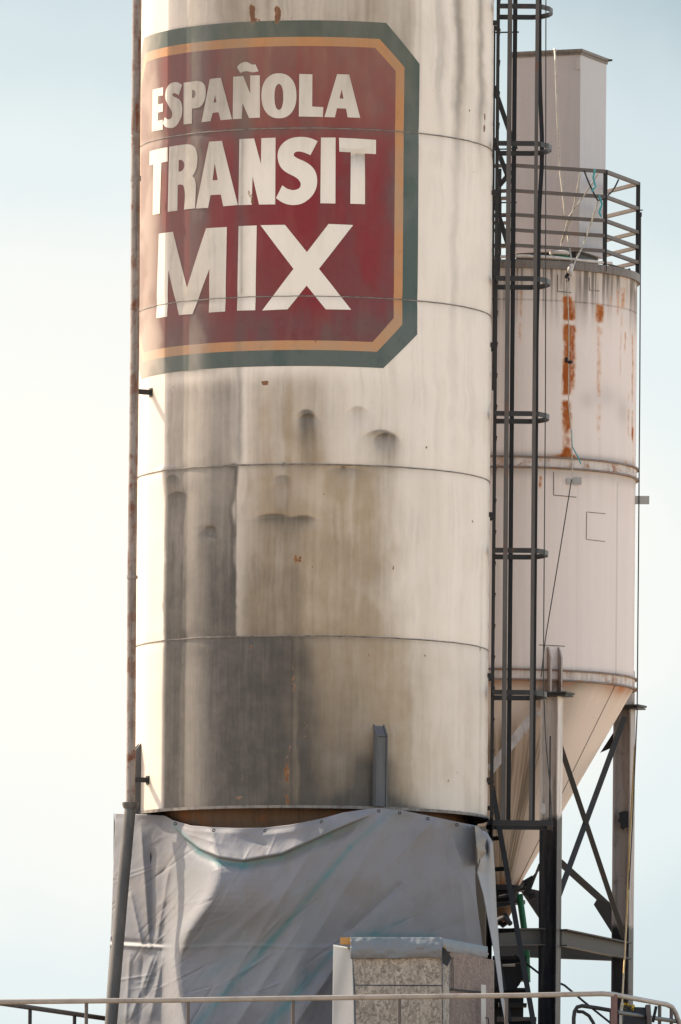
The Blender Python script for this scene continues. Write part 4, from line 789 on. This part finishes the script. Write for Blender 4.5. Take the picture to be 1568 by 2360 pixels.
# (start, end, half width at start, at end, height toward the camera in m)
FOLDS = [((760, 1890), (470, 2359), 16, 34, .055), ((850, 1868), (560, 2240), 14, 26, .035), ((905, 1870), (600, 2359), 14, 40, .06), ((1000, 1885), (880, 2010), 8, 14, .03), ((1004, 1885), (985, 2080), 6, 14, .03), ((1010, 1888), (1040, 2060), 6, 16, .03), ((1030, 1890), (1120, 2160), 8, 16, .03),
         ((930, 2030), (790, 2160), 10, 20, -.06), ((1060, 2020), (1075, 2170), 8, 12, .025), ((880, 1880), (850, 2060), 8, 18, .025), ((700, 2120), (520, 2400), 14, 20, .045), ((790, 2200), (640, 2420), 10, 26, .06), ((640, 2060), (480, 2200), 14, 18, .02),
         ((430, 1920), (520, 1950), 6, 8, .02), ((600, 1925), (690, 1915), 10, 8, .02), ((560, 1925), (620, 1950), 6, 6, -.02),
         ((325, 1900), (345, 2180), 9, 8, .07), ((350, 1950), (352, 2180), 14, 12, -.09), ((300, 2050), (330, 2190), 7, 6, .05), ((392, 1990), (360, 2180), 7, 8, .06), ((355, 2200), (300, 2350), 8, 8, .06), ((330, 2200), (318, 2380), 7, 7, -.05), ((380, 2190), (345, 2350), 8, 10, .06), ((400, 2210), (392, 2340), 8, 8, .04), ((300, 2200), (290, 2360), 6, 6, .05), ((360, 2240), (335, 2300), 6, 6, -.04), ((1105, 1910), (1120, 2100), 7, 9, -.06)]
FOLDS += [((280+RNG.uniform(0, 230), 1930+RNG.uniform(0, 400)), None, 2.2, 2.6, RNG.uniform(-.02, .022)) for _ in range(46)]
FOLDS += [((500+RNG.uniform(0, 560), 1900+RNG.uniform(0, 380)), None, 2.2, 3.0, RNG.uniform(-.008, .010)) for _ in range(46)]
FOLDS += [((400+RNG.uniform(0, 700), 1900+RNG.uniform(0, 350)), None, 4, 6, RNG.uniform(-.008, .010)) for _ in range(50)]
FOLDS = [(a, (b if b else (a[0]-RNG.uniform(20, 120), a[1]+RNG.uniform(10, 120))), c, d, h) for a, b, c, d, h in FOLDS]
TEAL = [((905, 1866), (805, 1953), 9, 8, .5), ((805, 1953), (663, 2125), 8, 8, .95), ((663, 2125), (440, 2375), 8, 12, .95), ((777, 2180), (600, 2385), 6, 18, .95), ((620, 2170), (470, 2250), 12, 14, .3), ((540, 2120), (450, 2180), 10, 12, .22),
        ((400, 1900), (460, 1962), 5, 8, .9), ((460, 1962), (505, 1988), 8, 9, .95), ((505, 1988), (560, 1994), 9, 10, .95), ((560, 1994), (650, 1975), 10, 9, .9), ((650, 1975), (760, 1925), 9, 8, .85), ((760, 1925), (840, 1890), 8, 6, .6), ((820, 2153), (1000, 2156), 8, 8, .7), ((930, 2120), (860, 2150), 8, 10, .5), ((700, 2240), (640, 2380), 16, 20, .35)]
SWX = [395, 425, 460, 505, 560, 650, 760, 840, 880]; SWV = [1895, 1928, 1955, 1974, 1982, 1966, 1916, 1882, 1868]
def fold_h(x, v):
    h = 0
    for a, b, w0, w1, k in FOLDS:
        d, t, dd = seg_d(x, v, a, b); ww = w0+(w1-w0)*t; e = sst(0, .12, t)*(1-sst(.85, 1, t))
        h = h+(k*.45 if a[0] < 412 else k*.6)*np.exp(-(dd/ww)**1.25)*(.35+.65*e)
    sw = np.interp(x, SWX, SWV); inx = sst(395, 430, x)*(1-sst(800, 870, x)); h = h+inx*(.075*np.exp(np.minimum(v-sw, 0)/26.)*(1-sst(-2, 5, v-sw))-.03*np.exp(-((v-sw-14)/12.)**2))
    h = h+.04*(fbm(x/120., v/160., 91, 3)-.5)+.012*(fbm(x/26.+v/60., v/50., 95, 3)-.5)
    h = h+(.004+.02*(1-sst(330, 420, x)))*np.exp(-((v-2180-3*np.sin(x/50.))/4.)**2)-(.001+.02*(1-sst(330, 420, x)))*np.exp(-((v-2170-3*np.sin(x/50.))/6.)**2)
    return h
def tarp_teal(x, v):
    r = 0
    for a, b, w0, w1, k in TEAL:
        d, t, dd = seg_d(x, v, a, b); ww = w0+(w1-w0)*t; r = r+.85*k*np.exp(-(dd/(ww*.85))**2)
    return np.clip(r, 0, 1)*(.45+.8*fbm(x/24., v/24., 13))+.10*sst(.5, .7, fbm(x/70.+v/90., v/120., 17))
TOPX = [250, 265, 330, 380, 398, 440, 490, 550, 610, 670, 740, 790, 830, 870, 920, 985, 1050, 1090, 1112, 1150]
TOPV = [1872, 1874, 1876, 1879, 1889, 1902, 1906, 1908, 1907, 1900, 1886, 1872, 1866, 1861, 1866, 1879, 1893, 1901, 1905, 1912]
YBX = [240, 262, 290, 330, 380, 430, 490, 560, 640, 760, 900, 1000, 1060, 1100, 1150]
YBY = [-.2, -.35, -.52, -.72, -.97, -1.42, -1.97, -2.2, -2.3, -2.34, -2.3, -2.2, -2.05, -1.9, -1.7]
tarps = thing('tarpaulin_enclosure', 'large grey tarpaulin wrapped round the base of the tall silo, with teal creases', 'tarpaulin', (0, 0, 0))
def sheet(fn, nx, nv, name, mat, parent, thick=.004, th=None):
    x, v, Y, W = fn(nx, nv); c, s = math.cos(ROLL), math.sin(ROLL); a = x-784.; b = 3200.-v; d = (Y-CAMY)*KA
    P = np.stack([CAMX+(c*a-s*b)*d, Y, CAMZ+(s*a+c*b)*d], -1); n, m = x.shape; idx = np.arange(n*m).reshape(n, m)
    F = np.stack([idx[:-1, :-1], idx[:-1, 1:], idx[1:, 1:], idx[1:, :-1]], -1).reshape(-1, 4)
    me = bpy.data.meshes.new(name); me.from_pydata(P.reshape(-1, 3), [], F.tolist()); me.polygons.foreach_set('use_smooth', [True]*len(me.polygons)); set_wear_and_light(me, W.reshape(-1, 4)); me.materials.append(mat)
    o = bpy.data.objects.new(name, me); COL.objects.link(o); o.parent = parent
    o.matrix_parent_inverse = Matrix.Translation(-parent_loc(parent)); so_ = o.modifiers.new('thickness', 'SOLIDIFY'); so_.thickness = thick; so_.offset = -1 if th is None else th
    return o
def main_sheet(nx, nv):
    S, T = np.meshgrid(np.linspace(0, 1, nx), np.linspace(0, 1, nv)); v_est = 1870+T*640
    xl = 266-.036*(v_est-1870)-6*sst(2100, 2360, v_est)
    xr = 1094+24*sst(1990, 2250, v_est)
    x = xl+(xr-xl)*S; top = np.interp(x, TOPX, TOPV); v = top+(2510-top)*T
    Y = np.interp(x, YBX, YBY); 
    sm = lambda a, b: sum(np.interp(v+k, a, b) for k in range(-60, 61, 15))/9
    rg = sm([1880, 1960, 2040, 2110, 2190, 2300, 2400], [470, 488, 512, 452, 396, 412, 420]); bul = .38*sst(1925, 2170, v)
    def prof(x):
        Yl = np.interp(x, [240, 262, 290, 330, 385], [-.2, -.35, -.52, -.72, -.95]); Yr = -.95-1.02*(rg-385)/118.-bul
        mid_ = -.95+(Yr+.95)*np.clip((x-385)/(rg-385), 0, 1); end = sm([1900, 2040, 2200], [-2.26, -2.24, -2.10]); t = np.clip((x-rg)/(690-rg), 0, 1)
        fr_ = Yr+(end-Yr)*t; fr_ = fr_+np.interp(x, [880, 1000, 1060, 1100, 1150], [0, .12, .25, .38, .55]); return np.where(x < 385, Yl, np.where(x < rg, mid_, fr_))
    Y = sum(prof(x+k) for k in (-12, -6, 0, 6, 12))/5
    Y = Y-fold_h(x, v)*sst(0, 14, v-top)-.10*sst(1900, 2400, v)
    # scallops between the grommets
    Y = Y+.02*np.sin(x/19.)*np.exp(-((v-top)/16.)**2)
    W = np.stack([tarp_teal(x, v), .25*sst(.5, .7, fbm(x/60., v/60., 51)), 0*x, 0*x], -1); return x, v, Y, np.clip(W, 0, 1)
sheet(main_sheet, 620, 460, 'front_sheet', M_tarp, tarps)
def flap(nx, nv):       # the loose right-hand edge hanging free of the front sheet
    S, T = np.meshgrid(np.linspace(0, 1, nx), np.linspace(0, 1, nv)); v = 1907+T*600-6*S*0+10*S*(1-T)
    xl = np.interp(v, [1905, 1950, 1985, 2010, 2060, 2130, 2200, 2300, 2360, 2510], [1098, 1108, 1104, 1098, 1112, 1125, 1138, 1152, 1163, 1180])
    xr = np.interp(v, [1905, 1940, 2010, 2100, 2200, 2300, 2360, 2510], [1113, 1134, 1139, 1143, 1150, 1160, 1170, 1188]); x = xl+(xr-xl)*S
    Y = -1.85+.9*S-.06*np.sin(v/34.)*S-.05*np.sin(S*8+v/60.); Y = Y+.15*np.exp(-((v-1950)/28.)**2)*np.sin(S*6)
    return x, v, Y, np.clip(np.stack([0*x, .1+0*x, 0*x, 0*x], -1), 0, 1)
sheet(flap, 24, 160, 'loose_edge', M_tarp, tarps)
def fold_dark(nx, nv):
    S, T = np.meshgrid(np.linspace(0, 1, nx), np.linspace(0, 1, nv)); v = 1902+T*90
    xl = 1092+8*T; xr = np.interp(v, [1902, 1930, 1950, 1962, 1992], [1100, 1120, 1114, 1119, 1100]); x = xl+(xr-xl)*S
    return x, v, -2.12+.35*S+.05*np.sin(T*9), np.clip(np.stack([.3+0*x, .9+0*x, 0*x, 0*x], -1), 0, 1)
sheet(fold_dark, 10, 24, 'turned_corner', M_tarp, tarps)
# back and side sheets close the enclosure; black stands in for shade inside
pl = [U(262, 1880, -.34), U(264, 1880, 1.6), U(400, 1890, 2.3), U(1000, 1890, 2.2), U(1120, 1895, 1.3), U(1135, 1900, -.9)]
vs = []; 
for p in pl: vs += [(p.x, p.y, ZB+.02), (p.x, p.y, .2)]
o = MB().add(vs, [(2*i, 2*i+1, 2*i+3, 2*i+2) for i in range(len(pl)-1)]).build('back_sheet', M_black, tarps)
so_ = o.modifiers.new('thickness', 'SOLIDIFY'); so_.thickness = .004
# grommets
for x in (404, 492, 610, 740, 872, 920, 985, 1052):
    v = np.interp(x, TOPX, TOPV)+7; p = U(x, v, float(np.interp(x, YBX, YBY))-.03)
    MB().tube([p+Vector((.013*math.cos(t), 0, .013*math.sin(t))) for t in np.linspace(0, 6.283, 13)[:-1]], .005, 6, closed=True).build('grommet', M_steel, tarps, smooth=60)
# ================================================================== OSB SHED
def osb(name, ca, cb):
    m, t, b = base_mat(name); st = mapped(t, (1, 1, 1))
    vo = N(t, 'ShaderNodeTexVoronoi'); vo.inputs['Scale'].default_value = 42; vo.inputs['Randomness'].default_value = 1
    mp = N(t, 'ShaderNodeMapping'); mp.inputs['Scale'].default_value = (1.0, 1.0, .42); mp.inputs['Rotation'].default_value = (0, .5, 0); tcn = N(t, 'ShaderNodeTexCoord'); t.links.new(tcn.outputs['Object'], mp.inputs[0])
    ns = N(t, 'ShaderNodeTexNoise'); ns.inputs['Scale'].default_value = 9; t.links.new(mp.outputs[0], ns.inputs['Vector'])
    vv_ = mixc(t, .22, mp.outputs[0], ns.outputs['Color']); t.links.new(vv_, vo.inputs['Vector'])
    sp = N(t, 'ShaderNodeSeparateColor'); t.links.new(vo.outputs['Color'], sp.inputs[0])
    c = mixc(t, sp.outputs[0], ca, cb); c = mixc(t, math_(t, 'MULTIPLY', ramp(t, noise(t, 36, st, 5, .75), .50, .60), .75), c, tuple(q*.35 for q in cb)); c = mixc(t, math_(t, 'MULTIPLY', noise(t, 1.5, st, 4), .35), c, (.17, .14, .12))
    t.links.new(c, b.inputs['Base Color']); b.inputs['Roughness'].default_value = .85; bump(t, b, sp.outputs[0], .3, .004); return m
M_osb = osb('chipboard_grey', (.43, .37, .30), (.23, .19, .15)); M_osb2 = osb('chipboard_reddish', (.26, .185, .15), (.17, .115, .09))
shed = thing('chipboard_shed', 'small chipboard shed with grey sheeting nailed along its top, under the tarpaulin', 'shed', U(980, 2359, -3.2))
YS = -3.4
def quad_panel(pts, name, mat, th=.018, nrm=(0, 1, 0), par=shed): return MB().prism([U(*p) for p in pts], Vector(nrm)*th).build(name, mat, par)
quad_panel([(812, 2196, YS), (1017, 2200, YS), (1017, 2269, YS), (818, 2268, YS)], 'wall_panel', M_osb)
quad_panel([(818, 2271, YS), (1017, 2272, YS), (1019, 2500, YS), (822, 2500, YS)], 'wall_panel', M_osb)
YR = -2.3
quad_panel([(1019, 2196, YS), (1035, 2196, YS+.14), (1035, 2500, YS+.14), (1020, 2500, YS)], 'corner_panel', M_osb)
quad_panel([(1036.5, 2190, YS+.15), (1138, 2212, YR), (1138, 2500, YR), (1036.5, 2500, YS+.15)], 'side_panel', M_osb2)
MB().bar(U(1037, 2279, YS+.13), U(1108, 2286, YS+.75), .006, .02, (0, 0, 1)).bar(U(1043, 2205, YS+.18), U(1044, 2279, YS+.18), .006, .02).build('panel_gap', M_black, shed)
quad_panel([(1108, 2268, YR-.42), (1119, 2269, YR-.40), (1119, 2500, YR-.40), (1108, 2500, YR-.42)], 'door_edge_strip', M_gal)
MB().tube([U(1118, 2345, YR-.46), U(1124, 2345, YR-.50), U(1126, 2362, YR-.50), U(1119, 2366, YR-.46)], .006, 6).build('door_handle', M_black, shed)
# roof (mostly hidden) and inner side
MB().prism([U(800, 2185, YS+.05), U(1017, 2185, YS+.03), U(1125, 2200, YR), U(1100, 2200, -2.45), U(800, 2190, -2.5)], (0, 0, .02)).build('roof_sheet', M_osb, shed)
def strip_sheet(x0, x1, v0, v1, Y0, Y1, seed):
    def f(nx, nv):
        S, T = np.meshgrid(np.linspace(0, 1, nx), np.linspace(0, 1, nv)); x = x0+(x1-x0)*S
        v = (v0[0]+(v0[1]-v0[0])*S)+((v1[0]+(v1[1]-v1[0])*S)-(v0[0]+(v0[1]-v0[0])*S))*T+2*(fbm(x/18., T*0, seed)-.5)*(.3+T)
        Y = Y0+(Y1-Y0)*S-.02-.045*np.sin(T*2.8)-.05*(fbm(x/22., v/18., seed, 3)-.5); return x, v, Y, np.clip(np.stack([.25*(1-T)+.12*sst(.5, .7, fbm(x/30., v/12., seed+3)), .1+0*x, 0*x, 0*x], -1), 0, 1)
    return f
sheet(strip_sheet(807, 1018, (2160, 2160), (2209, 2206), YS-.0, YS, 3), 70, 24, 'top_sheeting', M_tarp, shed)
sheet(strip_sheet(1018, 1122, (2161, 2181), (2190, 2207), YS+.02, YR-.1, 6), 50, 20, 'top_sheeting', M_tarp, shed)
sheet(lambda nx, nv: (lambda S, T: (764+4*(1-T)+(50+8*T)*S-(6*S*(1-T)), 2176+8*S+T*330, -2.95-.42*S-.03*np.sin(T*7+S*4), np.clip(np.stack([.2*(1-T), .1+0*T, 0*T, 0*T], -1), 0, 1)))(*np.meshgrid(np.linspace(0, 1, nx), np.linspace(0, 1, nv))), 20, 80, 'side_sheeting', M_tarp, shed)
tag(MB().prism([U(1017, 2180, YS-.04), U(1026, 2186, YS-.05), U(1040, 2206, YS-.04), U(1030, 2226, YS-.05), U(1018, 2218, YS-.04)], (0, .02, 0)).build('torn_scrap', M_steel), 'torn dark scrap of sheeting hanging at the shed corner', 'scrap')
M_wood = weather('fresh_timber', (.55, .27, .07), dirt=(.3, .15, .05), dirt_amt=.4, rust_amt=0)
MB().box(U(797, 2168, YS+.1), (.12, .1, .07)).build('timber_end', M_wood, shed)
MB().box(U(1021, 2183, YS+.02), (.04, .05, .04)).build('timber_end', M_wood, shed)
# ================================================================== FOREGROUND PLATFORM RAILS
YF = -4.2
rl = thing('platform_handrail', 'long pale round handrail with thin posts crossing in front of the tarpaulin', 'handrail', U(700, 2300, YF))
A0 = U(-40, 2308, YF); path = [A0, U(0, 2308, YF), U(400, 2304, YF), U(800, 2298, YF), U(1200, 2293, YF), U(1385, 2289, YF), U(1413, 2291, YF+.15), U(1459, 2300, YF+1.2), U(1535, 2314, YF+2.6), U(1547, 2320, YF+2.7), U(1556, 2335, YF+2.75), U(1574, 2385, YF+2.8)]
MB().tube(path, .026, 14).build('top_rail', M_hand, rl, smooth=60)
zd = U(700, 2300, YF).z-1.07
for x, Y, v in ((199, YF, 2306), (433, YF, 2304), (675, YF, 2300), (920, YF, 2297), (1166, YF, 2294), (1519, YF+2.3, 2311), (1546, YF+2.7, 2320)):
    p = U(x, v, Y); MB().cyl((p.x, p.y, p.z), (p.x, p.y, zd), .019, 12).build('post', M_guard, rl, smooth=60)
p = U(1414, 2291, YF+.15); MB().box((p.x, p.y, (p.z+zd)/2), (.065, .05, p.z-zd)).build('post', weather('maroon_post', (.17, .10, .09), dirt=(.07, .05, .05), dirt_amt=.5, rust_amt=.5), rl)
MB().tube([U(1420, 2332, YF+.2), U(1490, 2343, YF+1.6), U(1580, 2356, YF+3.2)], .022, 10).build('mid_rail', M_steel, rl, smooth=60)
lr = thing('rear_handrail', 'brown handrail sloping away behind the front rail at the left edge', 'handrail', U(100, 2320, -2))
e0, e1 = U(-40, 2305, YF), U(262, 2349, .75)
MB().tube([e0, e0.lerp(e1, .5), e1], .026, 12).build('top_rail', M_guard, lr, smooth=60)
for t in (.35, .69): q0 = e0.lerp(e1, t); MB().cyl(q0, (q0.x, q0.y, zd), .02, 12).build('post', M_steel, lr, smooth=60)
hr = thing('bent_tube_rail', 'dark bent tube rail with a curved end at the lower right, behind the corner post', 'handrail', U(1330, 2359, -3))
MB().tube([U(1321, 2440, -3.4), U(1321, 2345, -3.4), U(1323, 2330, -3.4), U(1329, 2320, -3.4), U(1340, 2317, -3.4), U(1375, 2322, -3.4), U(1415, 2329, -3.4)], .021, 12).build('outer_tube', M_steel, hr, smooth=60)
MB().tube([U(1328, 2330, -3.3), U(1342, 2331, -3.3), U(1356, 2340, -3.3), U(1366, 2356, -3.3), U(1385, 2420, -3.3)], .018, 12).build('inner_tube', M_steel, hr, smooth=60)
MB().cyl(U(1407, 2330, -3.35), U(1407, 2480, -3.35), .016, 10).build('upright', M_steel, hr, smooth=60)
tag(MB().box((.6, -2.2, zd-.06), (8.4, 5.0, .10)).build('platform_deck', M_steel), kind='structure')
for i, (x, y) in enumerate(((-3.3, -4.4), (4.4, -4.4), (-3.3, -.2), (4.4, -.2), (.5, -4.4))):
    tag(MB().box((x, y, (zd-.11+.15)/2), (.2, .2, zd-.26)).build('deck_column', M_black), 'dark column holding up the deck', 'column', 'columns under the deck')
# ================================================================== EQUIPMENT BOX
eq = thing('control_box', 'dark equipment box with a grey bracket behind the rails at the lower right corner', 'equipment box', U(1465, 2359, -2.6))
MB().box(U(1462, 2348, -2.6), (.24, .3, .24), Matrix.Rotation(.04, 3, 'Y')).build('body', weather('dark_enclosure', (.03, .035, .04), dirt_amt=.3, dirt=(.06, .05, .05), rust_amt=.05), eq, bev=.01)
MB().box(U(1493, 2340, -2.65), (.05, .28, .22), Matrix.Rotation(-.08, 3, 'Y')).build('side_bracket', M_guard, eq, bev=.006)
MB().bar(U(1503, 2355, -2.6), U(1511, 2318, -2.6), .03, .03).build('lever', M_black, eq)
MB().cyl(U(1440, 2316, -2.75), U(1440, 2330, -2.75), .03, 14).build('socket', M_steel, eq)
kk = thing('yellow_webbing', 'bundle of yellow webbing knotted on top of the dark equipment box', 'webbing', U(1445, 2318, -2.7))
MB().tube([U(1432+4*math.sin(i*2.1)+i*2.1, 2318+4.5*math.cos(i*1.9)+i*.3, -2.72-.05*math.sin(i*2.7)) for i in range(14)], [.020+.006*math.sin(i*1.7) for i in range(14)], 8).build('strap_bundle', M_yel, kk, smooth=60)
rope('rope', [(1433, 2310, -2.9), (1430, 2330, -2.95), (1428, 2380, -3.0)], .016, M_twine, 'short frayed rope hanging behind the corner post', 'rope')
